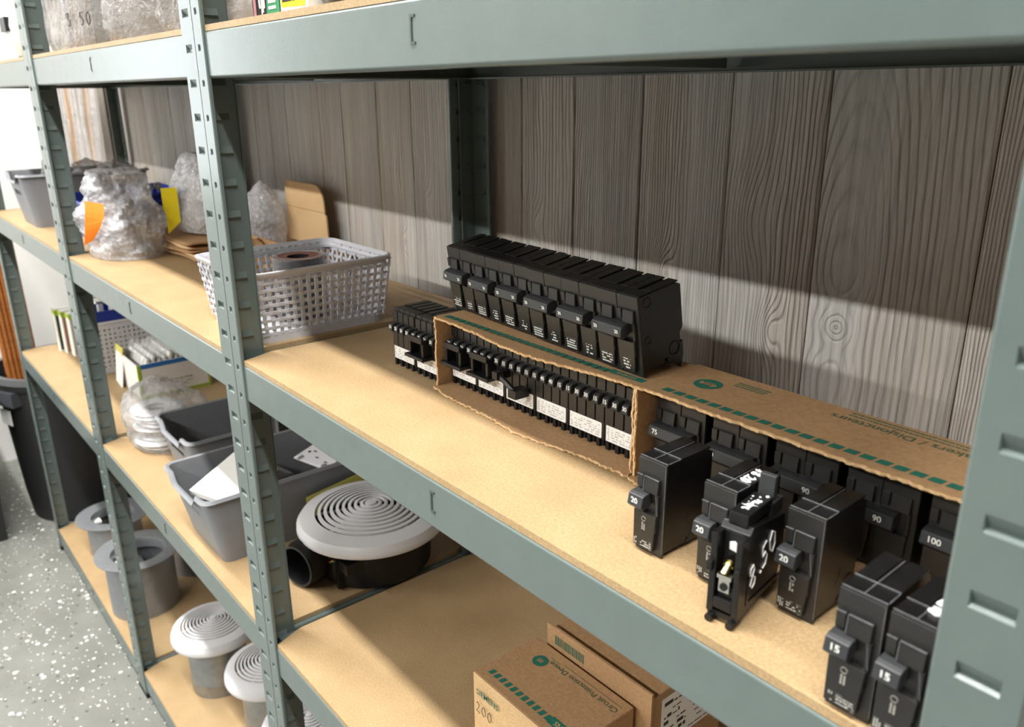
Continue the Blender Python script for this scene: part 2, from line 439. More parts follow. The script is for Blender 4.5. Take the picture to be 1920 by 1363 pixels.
# ------------------------------------------------------------------ shelving units
FA, FB, PITCH_T, PHASE = .024, .038, .0381, 1.301
def flange(mb, along, inward, wd, u0, u1, ph, depth):
    al = Vector(along); inn = Vector(inward); zz = Vector((0, 0, 1))
    def pt(u, z, n=0): return al*u+inn*n+zz*z
    zs = []
    k = math.floor((.05-PHASE)/PITCH_T)
    z = PHASE+k*PITCH_T
    prev = .012; top = 1.83
    while True:
        if z-ph/2 > prev+.004 and z+ph/2 < top-.01:
            zs.append((prev, z-ph/2, False)); zs.append((z-ph/2, z+ph/2, True)); prev = z+ph/2
        z += PITCH_T
        if z > top: break
    zs.append((prev, top, False))
    for (a, b, hole) in zs:
        cols = [0, u0, u1, wd]
        for j in range(3):
            if hole and j == 1: continue
            c0, c1 = cols[j], cols[j+1]
            mb.add([pt(c0,a), pt(c1,a), pt(c1,b), pt(c0,b)], [(0,1,2,3)])
        # rounded free edge folded back
        mb.add([pt(wd,a), pt(wd,b), pt(wd+.0012,b,.0008), pt(wd+.0012,a,.0008)], [(0,1,2,3)])
        mb.add([pt(wd+.0012,a,.0008), pt(wd+.0012,b,.0008), pt(wd+.0012,b,.0035), pt(wd+.0012,a,.0035)], [(0,1,2,3)])
        if hole:
            t0, t1, b0, b1 = pt(u0,b), pt(u1,b), pt(u0,a), pt(u1,a)
            e = .0022
            i0, i1 = pt(u0+.001, a+e, depth), pt(u1-.001, a+e, depth)
            mb.add([t0,t1,i1,i0], [(0,1,2,3)]); mb.add([b0,b1,i1,i0], [(0,1,2,3)])
            mb.add([t0,i0,b0], [(0,1,2)]); mb.add([t1,i1,b1], [(0,1,2)])
pm = MB()
flange(pm, (1,0,0), (0,1,0), FA, .008, .0155, .0075, .0030)
flange(pm, (0,1,0), (1,0,0), FB, .009, .029, .0095, .0035)
post_me = pm.mesh('post', m_steel, False, .00003)
foot_me = MB().box(-.001, FA+.002, -.001, .006, 0, .014).box(-.001, .006, .006, FB+.002, 0, .014).mesh('foot', m_foot)

def beam_prof(): return [(.0005,-.0085),(.0022,-.0066),(.014,-.0066),(.014,-.0084),(.0030,-.0088),(.0025,-.0535),(.016,-.0542),(.016,-.0560),(.0028,-.0560),(.0005,-.0535)]
IN = .0245
def board_mesh(wd, dp):
    ch = .046
    a, b, c = .0105, wd-.0105, .0255
    pts = [(c+.001,.003),(wd-c-.001,.003),(b,ch),(b,dp-ch),(wd-c,dp-.003),(c,dp-.003),(a,dp-ch),(a,ch)]
    return MB().prism_z(pts, -.0065, 0).mesh('shelf_board', m_board)
W_ = P-.002
bd_me = board_mesh(W_, D)
long_me = MB().prism_x(beam_prof(), .0015, W_-.0015).mesh('long_beam', m_steel)
side_me = MB().prism_x(beam_prof(), .0015, D-.0015).mesh('side_beam', m_steel)
cs = MB().prism_x([(-.006,-.0105),(.006,-.0105),(.006,-.012),(.0045,-.012),(.0045,-.050),(.009,-.050),(.009,-.0515),(.003,-.0515),(.003,-.012),(-.006,-.012)], .016, D-.016)
cs_me = cs.mesh('cross_support', m_steel)
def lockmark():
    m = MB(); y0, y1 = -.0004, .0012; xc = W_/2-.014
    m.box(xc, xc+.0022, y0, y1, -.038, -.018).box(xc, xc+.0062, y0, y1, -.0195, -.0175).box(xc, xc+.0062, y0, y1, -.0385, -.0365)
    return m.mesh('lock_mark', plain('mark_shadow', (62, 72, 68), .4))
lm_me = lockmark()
ulabels = ['grey-green steel shelving unit holding the two torn breaker cartons',
           'grey-green steel shelving unit holding the round exhaust fan and bubble-wrapped bag',
           'grey-green steel shelving unit beside the black trash can']
for ui in range(3):
    x0 = -ui*P+.001
    t = thing('shelving_unit', ulabels[ui], 'shelf unit', (x0, 0, 0))
    for (px, py, rz) in ((0,0,0), (W_,0,PI/2), (W_,D,PI), (0,D,-PI/2)):
        po = link('post', post_me, t, (px, py, 0), (0,0,rz)); solid(po, .0012)
        link('foot_cap', foot_me, po)
    for z in SHELVES:
        link('shelf_board', bd_me, t, (0,0,z))
        fb = link('front_beam', long_me, t, (0,.0015,z)); bevel(fb, .0008, 2)
        link('lock_mark', lm_me, fb)
        link('back_beam', long_me, t, (W_, D-.0015, z), (0,0,PI))
        link('side_beam', side_me, t, (.0012, D, z), (0,0,-PI/2))
        link('side_beam', side_me, t, (W_-.0012, 0, z), (0,0,PI/2))
        link('cross_support', cs_me, t, (W_/2, 0, z), (0,0,PI/2))

# ------------------------------------------------------------------ circuit breakers
def case_profile(h=.073, d=.055):
    return [(.0050,.0040),(.0050,h),(d-.006,h),(d,h-.003),(d,h*.42),(d-.004,h*.36),(d-.004,.020),(.046,.0095),(.030,.0075),(.030,.0040)]
def digits(parent, body, size, x, y, z, mat=None):
    return text('rating_number', body, size, mat or m_white, parent, (x, y, z), (1,0,0), (0,0,1), bold=.00012)
def microprint(x0, x1, z0, z1, y, rows, seed, vertical=False, fill=.75):
    rnd = random.Random(seed); mb = MB()
    for r in range(rows):
        if vertical:
            xa = x0+(x1-x0)*(r+.15)/rows; xb = x0+(x1-x0)*(r+.7)/rows; z = z0
            while z < z1:
                l = rnd.uniform(.0006,.0022)
                if rnd.random() < fill: mb.box(xa, xb, y-.0001, y+.0002, z, min(z+l, z1))
                z += l+.0004
        else:
            za = z0+(z1-z0)*(r+.2)/rows; zb = z0+(z1-z0)*(r+.68)/rows; x = x0
            while x < x1:
                l = rnd.uniform(.0006,.0022)
                if rnd.random() < fill: mb.box(x, min(x+l, x1), y-.0001, y+.0002, za, zb)
                x += l+.0004
    return mb
def pole(mb_case, mb_face, x, wd=.0254, h=.073, d=.055, mid=True):
    """one pole of a plug-in breaker standing upright, face towards -y"""
    a, b = x+.0003, x+wd-.0003
    mb_case.prism_x(case_profile(h, d), a, b-.0005 if not mid else b)
    # two top prongs with a notch between them
    mb_case.box(a, a+wd*.40, .018, d-.003, h, h+.0014)
    mb_case.box(b-wd*.42, b, .018, d-.003, h, h+.0014)
    mb_case.box(a, b, .0050, .0185, h, h+.0010)
    # front plate
    mb_face.box(a, b, .0030, .0052, .0002, h+.0004)
    # shoulders above the toggle
    mb_face.box(a+.0008, a+.0062, .0006, .0030, .0515, .0610)
    mb_face.hexa([(a+.0078,-.0006,.0500),(a+.0208,-.0006,.0500),(a+.0208,.0030,.0500),(a+.0078,.0030,.0500),(a+.0078,.0008,.0612),(a+.0208,.0008,.0612),(a+.0208,.0030,.0612),(a+.0078,.0030,.0612)])
    # frame right of the toggle and lower label block
    mb_face.box(a+.0192, a+.0215, .0000, .0030, .0345, .0500)
    mb_face.hexa([(a+.0006,-.0006,.0045),(a+.0186,-.0006,.0045),(a+.0186,.0030,.0045),(a+.0006,.0030,.0045),(a+.0006,-.0012,.0335),(a+.0212,-.0012,.0335),(a+.0212,.0030,.0335),(a+.0006,.0030,.0335)])
    mb_face.box(a+.0186, a+.0206, -.0004, .0030, .0200, .0345)
def toggle_mesh(x0, x1, z0=.0392, z1=.0492, out=.0085):
    return MB().prism_x([(.0030,z0+.001),(-out*.62,z0-.0022),(-out,z0+.0008),(-out*.80,z1-.0012),(-out*.45,z1),(.0030,z1+.0004)], x0, x1)
_bk = {}
def single_breaker(label, loc, rz, amp, name='circuit_breaker', group=None, seed=0):
    t = thing(name, label, 'circuit breaker', loc, rz, group)
    if 'one' not in _bk:
        c, f = MB(), MB(); pole(c, f, 0)
        # moulded arc, screw ring and line clip on the exposed flank
        c.tube([(.0252, .020+.010*math.cos(q), .030+.012*math.sin(q)) for q in [i*.2-1.1 for i in range(7)]], .0003, 5)
        c.lathe([(.0085,-.002),(.0085,.0016),(.0068,.0016),(.0068,-.0015),(0,-.0015)], (.0240,.0440,.0120), 20, Matrix(((0,0,1),(1,0,0),(0,1,0))))
        c.prism_x([(.0290,.0040),(.0370,.0130),(.0385,.0042)], .0240, .0256)
        _bk['one'] = (c.mesh('case', m_black), f.mesh('face', m_black2), toggle_mesh(.0004, .0138).mesh('toggle', m_grip))
    c, f, g = _bk['one']
    bevel(link('case', c, t), .0005, 2); bevel(link('face', f, t), .0004, 2)
    tg = bevel(link('toggle', g, t), .0005, 2)
    digits(tg, amp, .0062, .0066, -.0080, .0438)
    ew = MB(); hh = .0746  # edge scuffs and the highlights bevels lack, drawn as thin pale tubes
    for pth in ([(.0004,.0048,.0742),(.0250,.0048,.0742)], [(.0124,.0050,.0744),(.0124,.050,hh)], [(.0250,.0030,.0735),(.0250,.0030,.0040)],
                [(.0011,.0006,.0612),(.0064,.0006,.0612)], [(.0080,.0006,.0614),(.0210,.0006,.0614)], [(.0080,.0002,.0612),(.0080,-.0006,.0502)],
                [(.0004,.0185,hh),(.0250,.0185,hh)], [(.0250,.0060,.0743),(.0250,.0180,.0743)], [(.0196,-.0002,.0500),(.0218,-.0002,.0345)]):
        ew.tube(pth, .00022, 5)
    ew.build('edge_scuff_shine', m_scuff_shine, t)
    pr = microprint(.0078, .0178, .0058, .0165, -.00065, 6, seed+1)
    for ch in range(1): pr.box(.0078, .0150, -.0008, -.0004, .0060, .0064)
    pr.lathe([(.0012,-.0001),(.0012,.0001),(0,.0001)], (.0172, -.0007, .0062), 10, Matrix(((1,0,0),(0,0,1),(0,1,0))))
    pr.v += []; pr.build('print', m_ink, t)
    microprint(.0016, .0060, .0058, .0180, -.00065, 3, seed+2, True, .8).build('print', m_ink, t)
    mb = microprint(.0086, .0122, .0195, .0255, -.0011, 2, seed+3, True, .9)
    mb.tube([(.0104+.0018*math.cos(q), -.0012, .0285+.0018*math.sin(q)) for q in [i*PI/6 for i in range(12)]], .00025, 5)
    mb.build('emblem', m_ink, t)
    return t
def double_breaker(label, loc, rot, amps, tie=(.0030,.0405), name='double_breaker', group=None, seed=0, printed=True, size=.0044, d=.055):
    t = thing(name, label, 'circuit breaker', loc, 0, group, rot)
    k = ('two', d)
    if k not in _bk:
        c, f = MB(), MB(); pole(c, f, 0, d=d); pole(c, f, .0254, d=d)
        # rear foot the breaker rocks on
        c.prism_x([(.034,.004),(.050,-.0075),(.054,.004),(.054,.018),(.034,.012)], .0006, .0502)
        c.lathe([(.0050,-.002),(.0050,.0006),(.0036,.0006),(.0036,-.0012),(0,-.0012)], (.0506,.014,.066), 14, Matrix(((0,0,1),(1,0,0),(0,1,0))))
        c.lathe([(.0040,-.002),(.0040,.0006),(.0028,.0006),(.0028,-.0012),(0,-.0012)], (.0506,.012,.032), 14, Matrix(((0,0,1),(1,0,0),(0,1,0))))
        c.lathe([(.0070,-.002),(.0070,.0010),(.0055,.0010),(.0055,-.0012),(0,-.0012)], (.0504,.043,.014), 18, Matrix(((0,0,1),(1,0,0),(0,1,0))))
        _bk[k] = (c.mesh('case', m_black), f.mesh('face', m_black2))
    c, f = _bk[k]
    bevel(link('case', c, t), .0005, 1); bevel(link('face', f, t), .0004, 1)
    mk = ('tie', tie)
    if mk not in _bk: _bk[mk] = toggle_mesh(tie[0], tie[1], out=.0100).mesh('handle_tie', m_grip)
    tg = bevel(link('handle_tie', _bk[mk], t), .0005, 1)
    for (s, x) in amps: digits(tg, s, size, x, -.0094, .0440)
    if printed:
        microprint(.004, .0175, .0060, .0185, -.00075, 5, seed+1, False, .9).build('print', m_white, t)
        microprint(.0315, .0400, .0065, .0180, -.00075, 4, seed+2, False, .7).build('print', m_white, t)
    return t
def quad_breaker(label, loc, rz, amps, clip=False, group=None, seed=0):
    t = thing('quad_breaker', label, 'circuit breaker', loc, rz, group); t.scale = (.955, 1, 1)
    if 'quad' not in _bk:
        c, f = MB(), MB()
        c.prism_x([(.0050,.0030),(.0050,.0715),(.049,.0715),(.054,.068),(.054,.020),(.046,.0095),(.046,.0030)], .0003, .0505)
        for q in range(4):
            c.box(.0127*q+.0012, .0127*q+.0115, .018, .052, .0715, .0726)
        for q in range(4):
            a = .0127*q+.0004; b = a+.0119
            f.box(a, b, .0028, .0052, .0160, .0720)
            f.box(a+.0005, b-.0005, .0004, .0028, .0560, .0680)     # upper block
            f.box(a+.0004, b-.0004, -.0004, .0028, .0250, .0440)    # lower block
        f.box(.0004, .0504, .0000, .0052, .0080, .0252)
        foot = MB()
        for q in range(4):
            x = .0127*q
            foot.box(x+.0022, x+.0066, .0000, .0090, .0000, .0084).box(x+.0066, x+.0102, .0022, .0090, .0010, .0084)
        tg = toggle_mesh(.0026, .0100, .0455, .0535, .0075).mesh('toggle', m_grip)
        st = MB().prism_y([(.0030,.0090),(.0465,.0090),(.0475,.0100),(.0475,.0235),(.0465,.0245),(.0030,.0245)], -.0004, .0001).mesh('white_label', m_sticker)
        dark = MB()
        for q in range(4): dark.box(.0127*q+.0036, .0127*q+.0084, -.0008, .0010, .0440, .0462)
        cl = MB().box(.0060,.0100,-.0130,-.0010,.0300,.0500).box(.0330,.0370,-.0130,-.0010,.0300,.0500).box(.0060,.0370,-.0150,-.0115,.0460,.0530).box(.0015,.0410,-.0170,-.0020,.0262,.0300)
        _bk['quad'] = (c.mesh('case', m_black), f.mesh('face', m_black2), foot.mesh('foot', m_rub), tg, st, cl.mesh('handle_clip', m_rub))
    c, f, ft, tg, st, cl = _bk['quad']
    bevel(link('case', c, t), .0005, 1); bevel(link('face', f, t), .0004, 1); link('foot_row', ft, t)
    for q in range(4):
        g = bevel(link('toggle', tg, t, (.0127*q,0,0)), .0004, 1)
        digits(g, amps[q], .0054, .0063, -.0071, .0497)
    s = link('white_label', st, t)
    microprint(.010, .045, .0105, .0228, -.0005, 5, seed+5, False, .55).build('print', m_inkgrey, s)
    microprint(.0045, .0075, .0105, .0228, -.0005, 2, seed+6, True, .7).build('print', m_inkgrey, s)
    if clip: bevel(link('handle_clip', cl, t), .0006, 1)
    return t

# loose quads left of the cartons
for i in range(2):
    quad_breaker('black four-toggle breaker with handle clip and white label standing left of the cartons' if i == 1 else 'black four-toggle breaker outside the cartons, nearest the woven basket',
                 (.160+i*.0500, .142, ZM), 0, ('20','20','20','20'), clip=(i == 1), group='quad breakers left of the cartons', seed=900+i*9)
# quads inside the first carton
Q0 = .2702
amps = [('20','20','20','20'), ('30','20','20','20'), ('15','15','15','15'), ('15','40','40','15'), ('15','30','30','15'), ('15','30','30','15')]
for i in range(6):
    lab = ['black four-toggle breaker with handle clip against the left wall of the torn carton',
           'black four-toggle breaker with wide handle clip, second in the torn carton',
           'black four-toggle breaker with knocked-over dark clip, third in the torn carton',
           'black four-toggle breaker rated 15 40 40 15 in the torn carton',
           'black four-toggle breaker rated 15 30 30 15 in the torn carton, inner one',
           'black four-toggle breaker against the right wall of the torn carton'][i]
    quad_breaker(lab, (Q0+i*.0484, .151, ZM+.0031), 0, amps[i], clip=i in (0, 1), group='quad breakers in the torn carton', seed=40*i)
# loose black clips lying against the third breaker
t = thing('loose_handle_clip', 'small black plastic handle clip hanging off the breakers in the torn carton', 'clip', (.385, .140, ZM+.034))
MB().tube([(-.012,0,.010),(-.004,-.004,.006),(.006,-.006,.004),(.018,-.006,-.002)], .0032, 6).build('bar', m_rub, t)
MB().box(.012,.024,-.010,.008,-.008,.001).build('hook', m_rub, t)
MB().box(-.016,-.008,-.008,.010,.004,.012).build('hook', m_rub, t)

# ------------------------------------------------------------------ cartons lying on their sides, open towards the aisle
def torn_panel(name, parent, mat, pts_fn, n, th, seed, amp=.0012):
    """panel in the xy-plane of pts_fn(u)->front point, back point; torn front edge"""
    rnd = random.Random(seed); mb = MB(); top = []; bot = []
    for i in range(n+1):
        f, b = pts_fn(i/n); f = Vector(f); b = Vector(b); dr = (f-b).normalized()
        f = f+dr*rnd.uniform(-amp, amp)
        top.append((f, b))
    nrm = Vector(th)
    rows = [[tuple(f) for f, b in top], [tuple(b) for f, b in top]]
    rows2 = [[tuple(f+nrm) for f, b in top], [tuple(b+nrm) for f, b in top]]
    mb.grid(rows); mb.grid(rows2)
    m = n+1
    for r0, r1 in ((rows[0], rows2[0]), (rows[1], rows2[1])): mb.grid([r0, r1])
    mb.grid([[rows[0][0], rows[1][0]], [rows2[0][0], rows2[1][0]]]); mb.grid([[rows[0][-1], rows[1][-1]], [rows2[0][-1], rows2[1][-1]]])
    o = mb.build(name, mat, parent, weld=.00001)
    # corrugated torn lip
    lip = MB()
    for i in range(n):
        f0, f1 = top[i][0], top[i+1][0]; a = nrm*rnd.uniform(.05,.35); b = nrm*rnd.uniform(.65,1.0)
        dr = (top[i][0]-top[i][1]).normalized()*rnd.uniform(.0004,.0014)
        lip.add([f0+a, f1+a, f1+a+dr*.6, f0+a+dr, f0+b, f1+b, f1+b+dr*.5, f0+b+dr*.8], [(0,3,2,1),(4,5,6,7),(0,1,5,4),(1,2,6,5),(2,3,7,6),(3,0,4,7)])
    lip.build('torn_edge', m_kraft_l, o)
    return o
def carton(label, loc, L, dep, hgt, sag, seed, flap=.012):
    t = thing('torn_carton', label, 'box', loc)
    th = .003
    def topf(u):
        zz = hgt-sag*math.sin(PI*u)
        yf = .006*math.sin(PI*u*1.0)*(-.4)+ (.003*math.sin(9*u) if sag > 0 else 0)
        return (u*L, yf, zz), (u*L, dep, hgt)
    torn_panel('top_panel', t, m_kraft, topf, 90, (0,0,-th), seed)
    torn_panel('bottom_panel', t, m_kraft, lambda u: ((u*L, -.004-flap*math.sin(PI*min(1,u*1.05))*1.0-.002*math.sin(14*u), .0002), (u*L, dep, .0002)), 90, (0,0,.0028), seed+1, .0016)
    for x, s in ((0, 1), (L, -1)):
        torn_panel('side_panel', t, m_kraft, lambda u: ((x, .0007*math.sin(11*u+x*9), .003+u*(hgt-.006)), (x, dep, .003+u*(hgt-.006))), 24, (s*th,0,0), seed+4+s, .0005)
    MB().box(0, L, dep-.003, dep, .003, hgt-.003).build('back_panel', m_kraft, t)
    return t
def squares(parent, x0, n, pitch, y, z, sx, sy):
    m = MB()
    for i in range(n):
        x = x0+i*pitch; m.add([(x-.0006,y,z),(x+sx-.0006,y,z),(x+sx+.0006,y+sy,z),(x+.0006,y+sy,z)], [(0,1,2,3)])
    return m.build('green_print', m_green, parent)
c1 = carton('torn kraft carton of four-toggle breakers with a row of tall breakers on top', (.2665, .132, ZM), .2985, .082, .084, .0035, 11)
squares(c1, .008, 23, .0108, .0075, .0843, .0085, .0080)
MB().box(.2555, .297, .0095, .0175, .0842, .08435).build('green_print', m_green, c1)
text('lettering', 'SIEMENS', .0062, m_kraft, c1, (.276, .0135, .0845), (-1,0,0), (0,-1,0))
MB().box(.262, .280, .066, .0735, .0842, .0843).build('faint_print', m_dgreen, c1)
c2 = carton('torn kraft carton holding big double-pole breakers, printed with green squares', (.5675, .129, ZM), .305, .083, .0865, 0, 23)
squares(c2, .0215, 25, .0114, .0075, .0868, .0088, .0075)
# round green emblem with pale hands
em = MB().lathe([(.0001,0),(.0122,0)], (.0385, .0470, .0867), 32); em.build('emblem', m_green, c2)
hm = MB()
for q in range(5): hm.add([(.0350+q*.0019, .0435, .0869), (.0361+q*.0019, .0435, .0869), (.0356+q*.0019, .0510, .0869), (.0348+q*.0019, .0510, .0869)], [(0,1,2,3)])
hm.add([(.0300,.0460,.0869),(.0340,.0425,.0869),(.0345,.0475,.0869),(.0315,.0500,.0869)], [(0,1,2,3)])
hm.add([(.0475,.0460,.0869),(.0440,.0420,.0869),(.0435,.0475,.0869),(.0460,.0490,.0869)], [(0,1,2,3)]); hm.build('emblem_hands', m_kraft, em and c2)
fp = MB()
rnd = random.Random(3)
for r in range(3):
    x = .054
    while x < .082:
        l = rnd.uniform(.001,.003); fp.box(x, x+l, .060+r*.004, .0618+r*.004, .0865, .0867); x += l+.0006
fp.build('faint_print', m_dgreen, c2)
text('lettering', 'Circuit Breakers / Disjoncteurs', .0125, m_dgreen, c2, (.1405, .0625, .0868), (-1,0,0), (0,-1,0), align='RIGHT')
fp = MB()
for r in range(2):
    x = .15
    while x < .29:
        l = rnd.uniform(.001,.004); fp.box(x, x+l, .0715+r*.005, .0732+r*.005, .0865, .0867); x += l+.0008
fp.build('faint_print', m_dgreen, c2)

# double-pole breakers in the second carton
rat = [(('75',.0085),), (('70',.0085),), (('90',.0085),('90',.0345)), (('90',.0300),), (('100',.0100),)]
names = ['double-pole breaker marked 75 against the left wall of the green-squared carton', 'double-pole breaker marked 70 behind the breaker priced 8.20',
         'double-pole breaker marked 90 twice in the green-squared carton', 'double-pole breaker with 90 on the right of its handle', 'double-pole breaker marked 100 in the green-squared carton']
for i in range(5):
    tie = (.0010,.0430) if i != 3 else (.0020,.0400)
    double_breaker(names[i], (.5755+i*.0575, .146, ZM+.0031), (0,0,0), rat[i], tie, group='double-pole breakers in the green-squared carton', seed=300+i*9, printed=False, size=.0062)

# tall row on top of the first carton, leaning towards the aisle
tilt = math.radians(9.5)
for i in range(6):
    x = .2560+i*.0503
    y = .1455+(.563-x)*.075+random.uniform(-.001,.001)
    am = '30' if i in (4,) else '20'
    double_breaker(['double-pole breaker at the basket end of the leaning row on the carton', 'leaning double-pole breaker second from the basket end of the row', 'leaning double-pole breaker third from the basket end of the row', 'leaning double-pole breaker third from the dark-flanked end of the row', 'leaning double-pole breaker next to the dark-flanked end one', 'double-pole breaker ending the leaning row, its dark flank showing'][i], (x, y, ZM+.0846), (tilt, 0, math.radians(-3)), ((am,.0085),(am,.0345)), (.0030,.0400), group='leaning breakers on top of the carton', seed=500+i*7)

# single breakers standing at the front of the shelf
single_breaker('black breaker marked 20 standing by the carton corner, grey-edged top', (.6445, .0455, ZM), 0, '20', seed=1)
b2 = single_breaker('black breaker marked 20 with a white marker price on its top', (.7000, .0480, ZM), math.radians(1), '20', seed=12)
scrawl('marker_price', '$8.20', .0075, m_marker, b2, (.0150, .0435, .0746), (0,-1,0), (1,0,0), .0006, .72)
single_breaker('black breaker marked 20 behind the breaker with brass screw', (.7560, .0590, ZM), math.radians(1), '20', seed=23)
single_breaker('black breaker marked 15 with clean pale-edged top, pushed against its twin', (.8215, .0040, ZM), math.radians(1), '15', seed=34)
b6 = single_breaker('black breaker marked 15 with thick white marker scribble on top', (.8490, -.0005+.0040, ZM), math.radians(-1), '15', seed=45)
scrawl('marker_scribble', 'WSo', .0110, m_marker, b6, (.0130, .0380, .0748), (0,-1,0), (1,0,0), .0013, .8)

# older breaker turned round: lug side forward, price on its flank
ob = thing('old_breaker', 'old black breaker with brass lug screw facing out and price 8.50 on its flank', 'circuit breaker', (.7320, .0180, ZM), math.radians(8))
c = MB()
h = .068
c.prism_x([(.010,.004),(.010,h-.006),(.014,h-.002),(.060,h-.010),(.062,.030),(.056,.012),(.046,.009),(.030,.008)], .0006, .0206)
c.box(.0000, .0045, 0, .0105, .006, h-.006); c.box(.0170, .0212, 0, .0105, .006, h-.006)     # cheeks of the lug recess
c.box(.0045, .0170, 0, .0105, .010, .0175); c.box(.0045, .0170, .004, .0105, .0175, .026)
c.box(.0045, .0170, .0085, .0105, .026, h-.006)
c.box(-.0006, .0030, -.0030, .0060, .036, .043); c.box(.0182, .0218, -.0030, .0060, .036, .043)
bevel(c.build('case', m_black, ob), .0005, 2)
ft = MB()
for x in (.0010, .0155): ft.tube([(x+.0025,-.0030,.0028),(x+.0025,.0080,.0028)], .0028, 8)
ft.box(.0008,.0206,.0010,.0100,.0035,.0075)
ft.build('foot', m_rub, ob)
tp = MB().box(.0045,.0175,.012,.046,h-.003,h+.0055); bevel(tp.build('raised_top', m_black, ob), .0006, 2)
dst = MB(); rnd = random.Random(9)
for q in range(46):
    x = rnd.gauss(.011,.003); y = rnd.gauss(.029,.007); r = rnd.uniform(.0005,.0014)
    if .0055 < x < .0165 and .014 < y < .044: dst.lathe([(r,0),(r*.7,r*.35),(0,r*.45)], (x, y, h+.0054), 7)
dst.build('white_residue', plain('white_residue', (205, 214, 212), .9), ob)
hd = MB().prism_x([(.048,h-.006),(.0505,h+.0175),(.0545,h+.0175),(.0555,h-.008)], .0050, .0160); bevel(hd.build('toggle', m_grip, ob), .0005, 2)
MB().box(.0030,.0180,.044,.060,h-.008,h+.001).build('toggle_frame', m_black2, ob)
sc = MB()
sc.lathe([(.0001,.0042),(.0034,.0040),(.0038,.0030),(.0038,.0002),(.0028,0),(.0028,-.006)], (.0108,.0035,.0395), 16, Matrix(((1,0,0),(0,-.55,.8),(0,.8,.55))))
sc.build('brass_screw', m_brass, ob, True)
lg = MB().box(.0072,.0144,.0002,.0050,.0230,.0330).box(.0060,.0156,-.0004,.0060,.0325,.0352); lg.build('metal_lug', m_zinc, ob)
MB().lathe([(.0026,0),(.0026,.0006),(.0014,.0008),(0,.0002)], (.0108,.0000,.0270), 14, Matrix(((1,0,0),(0,0,-1),(0,1,0)))).build('lug_hole', m_dark, ob)
MB().prism_y([(.0090,.0500),(.0150,.0490),(.0155,.0530),(.0120,.0560),(.0088,.0548)], .0076, .0086).build('white_spot', m_white, ob)
scrawl('marker_price', '8.50', .0165, m_marker, ob, (.0210, .0150, .0200), (0,1,.55), (0,-.22,1), .0005, .70)
MB().box(.0206,.0214,.012,.060,.012,.0135).box(.0206,.0216,.011,.013,.012,.034).build('flank_rib', m_black, ob)

# ------------------------------------------------------------------ baskets and bins
def rrect(hx, hy, r, n=6):
    pts = []
    for (cx, cy, a0) in ((hx-r, hy-r, 0), (-hx+r, hy-r, PI/2), (-hx+r, -hy+r, PI), (hx-r, -hy+r, 3*PI/2)):
        for k in range(n+1):
            a = a0+k*PI/2/n; pts.append((cx+r*math.cos(a), cy+r*math.sin(a)))
    return pts
def resample(pts, n):
    L = [0]; m = len(pts)
    for i in range(m): L.append(L[-1]+math.dist(pts[i], pts[(i+1) % m]))
    out = []; j = 0
    for k in range(n):
        s = L[-1]*k/n
        while L[j+1] < s: j += 1
        f = (s-L[j])/max(1e-9, L[j+1]-L[j]); a, b = pts[j], pts[(j+1) % m]
        out.append((a[0]+(b[0]-a[0])*f, a[1]+(b[1]-a[1])*f))
    return out
def bin_(name, label, cat, cx, cy, z, hx, hy, h, mat, taper=.86, handle=True, group=None, dip=.018, rz=0):
    t = thing(name, label, cat, (cx, cy, z), rz, group)
    N = 120
    lv = [0, .06, .45, .60, .66, .78, .84, .96, 1.0]
    mb = MB(); rows = []
    base = resample(rrect(1, hy/hx, .16), N)
    for q in lv:
        s = taper+(1-taper)*q
        rows.append([(p[0]*hx*s, p[1]*hx*s) for p in base])
    def ztop(x, y, q):
        zz = q*h
        if handle and abs(y) > hy*.75:
            e = max(0, min(1, (hx*.62-abs(x))/(hx*.14)))
            zz -= dip*q*q*e*e*(3-2*e)
        return zz
    pts = [[(x, y, ztop(x, y, q)) for x, y in r] for r, q in zip(rows, lv)]
    for i in range(len(lv)-1):
        for k in range(N):
            a, b = k, (k+1) % N
            m = ((pts[i][a][0]+pts[i][b][0])/2, (pts[i][a][1]+pts[i][b][1])/2)
            if handle and i == 4 and abs(m[1]) > hy*.70 and abs(m[0]) < hx*.42: continue
            mb.add([pts[i][a], pts[i][b], pts[i+1][b], pts[i+1][a]], [(0,1,2,3)])
    # rim folded outward
    top = pts[-1]
    o1 = [(x*(1+.0035/hx), y*(1+.0035/hy), zz+.0012) for x, y, zz in top]; o2 = [(x*(1+.0065/hx), y*(1+.0065/hy), zz-.0035) for x, y, zz in top]
    for k in range(N):
        a, b = k, (k+1) % N
        mb.add([top[a], top[b], o1[b], o1[a]], [(0,1,2,3)]); mb.add([o1[a], o1[b], o2[b], o2[a]], [(0,1,2,3)])
    mb.add(pts[0], [tuple(range(N))])
    o = mb.build('tub', mat, t, True, .00005); solid(o, .0022)
    o.data.polygons.foreach_set('use_smooth', [True]*len(o.data.polygons))
    e = o.modifiers.new('split', 'EDGE_SPLIT'); e.split_angle = .7
    return t
bin_('storage_bin', 'grey plastic bin with handle slots beside the round fan', 'bin', -.308, .185, ZL, .094, .182, .126, m_greybin)
bin_('storage_bin', 'grey plastic bin behind the bag of white rings', 'bin', -.560, .215, ZL, .094, .150, .126, m_greybin)
bin_('storage_bin', 'grey plastic bin with handle slot beside the blue bin', 'bin', -1.435, .165, ZM, .094, .150, .130, m_greybin)
def sheet(name, parent, mat, c, u, v, th=.002):
    c, u, v = Vector(c), Vector(u), Vector(v); n = u.cross(v).normalized()*th
    p = [c-u-v, c+u-v, c+u+v, c-u+v]
    return MB().hexa([*p, *[q+n for q in p]]).build(name, mat, parent)
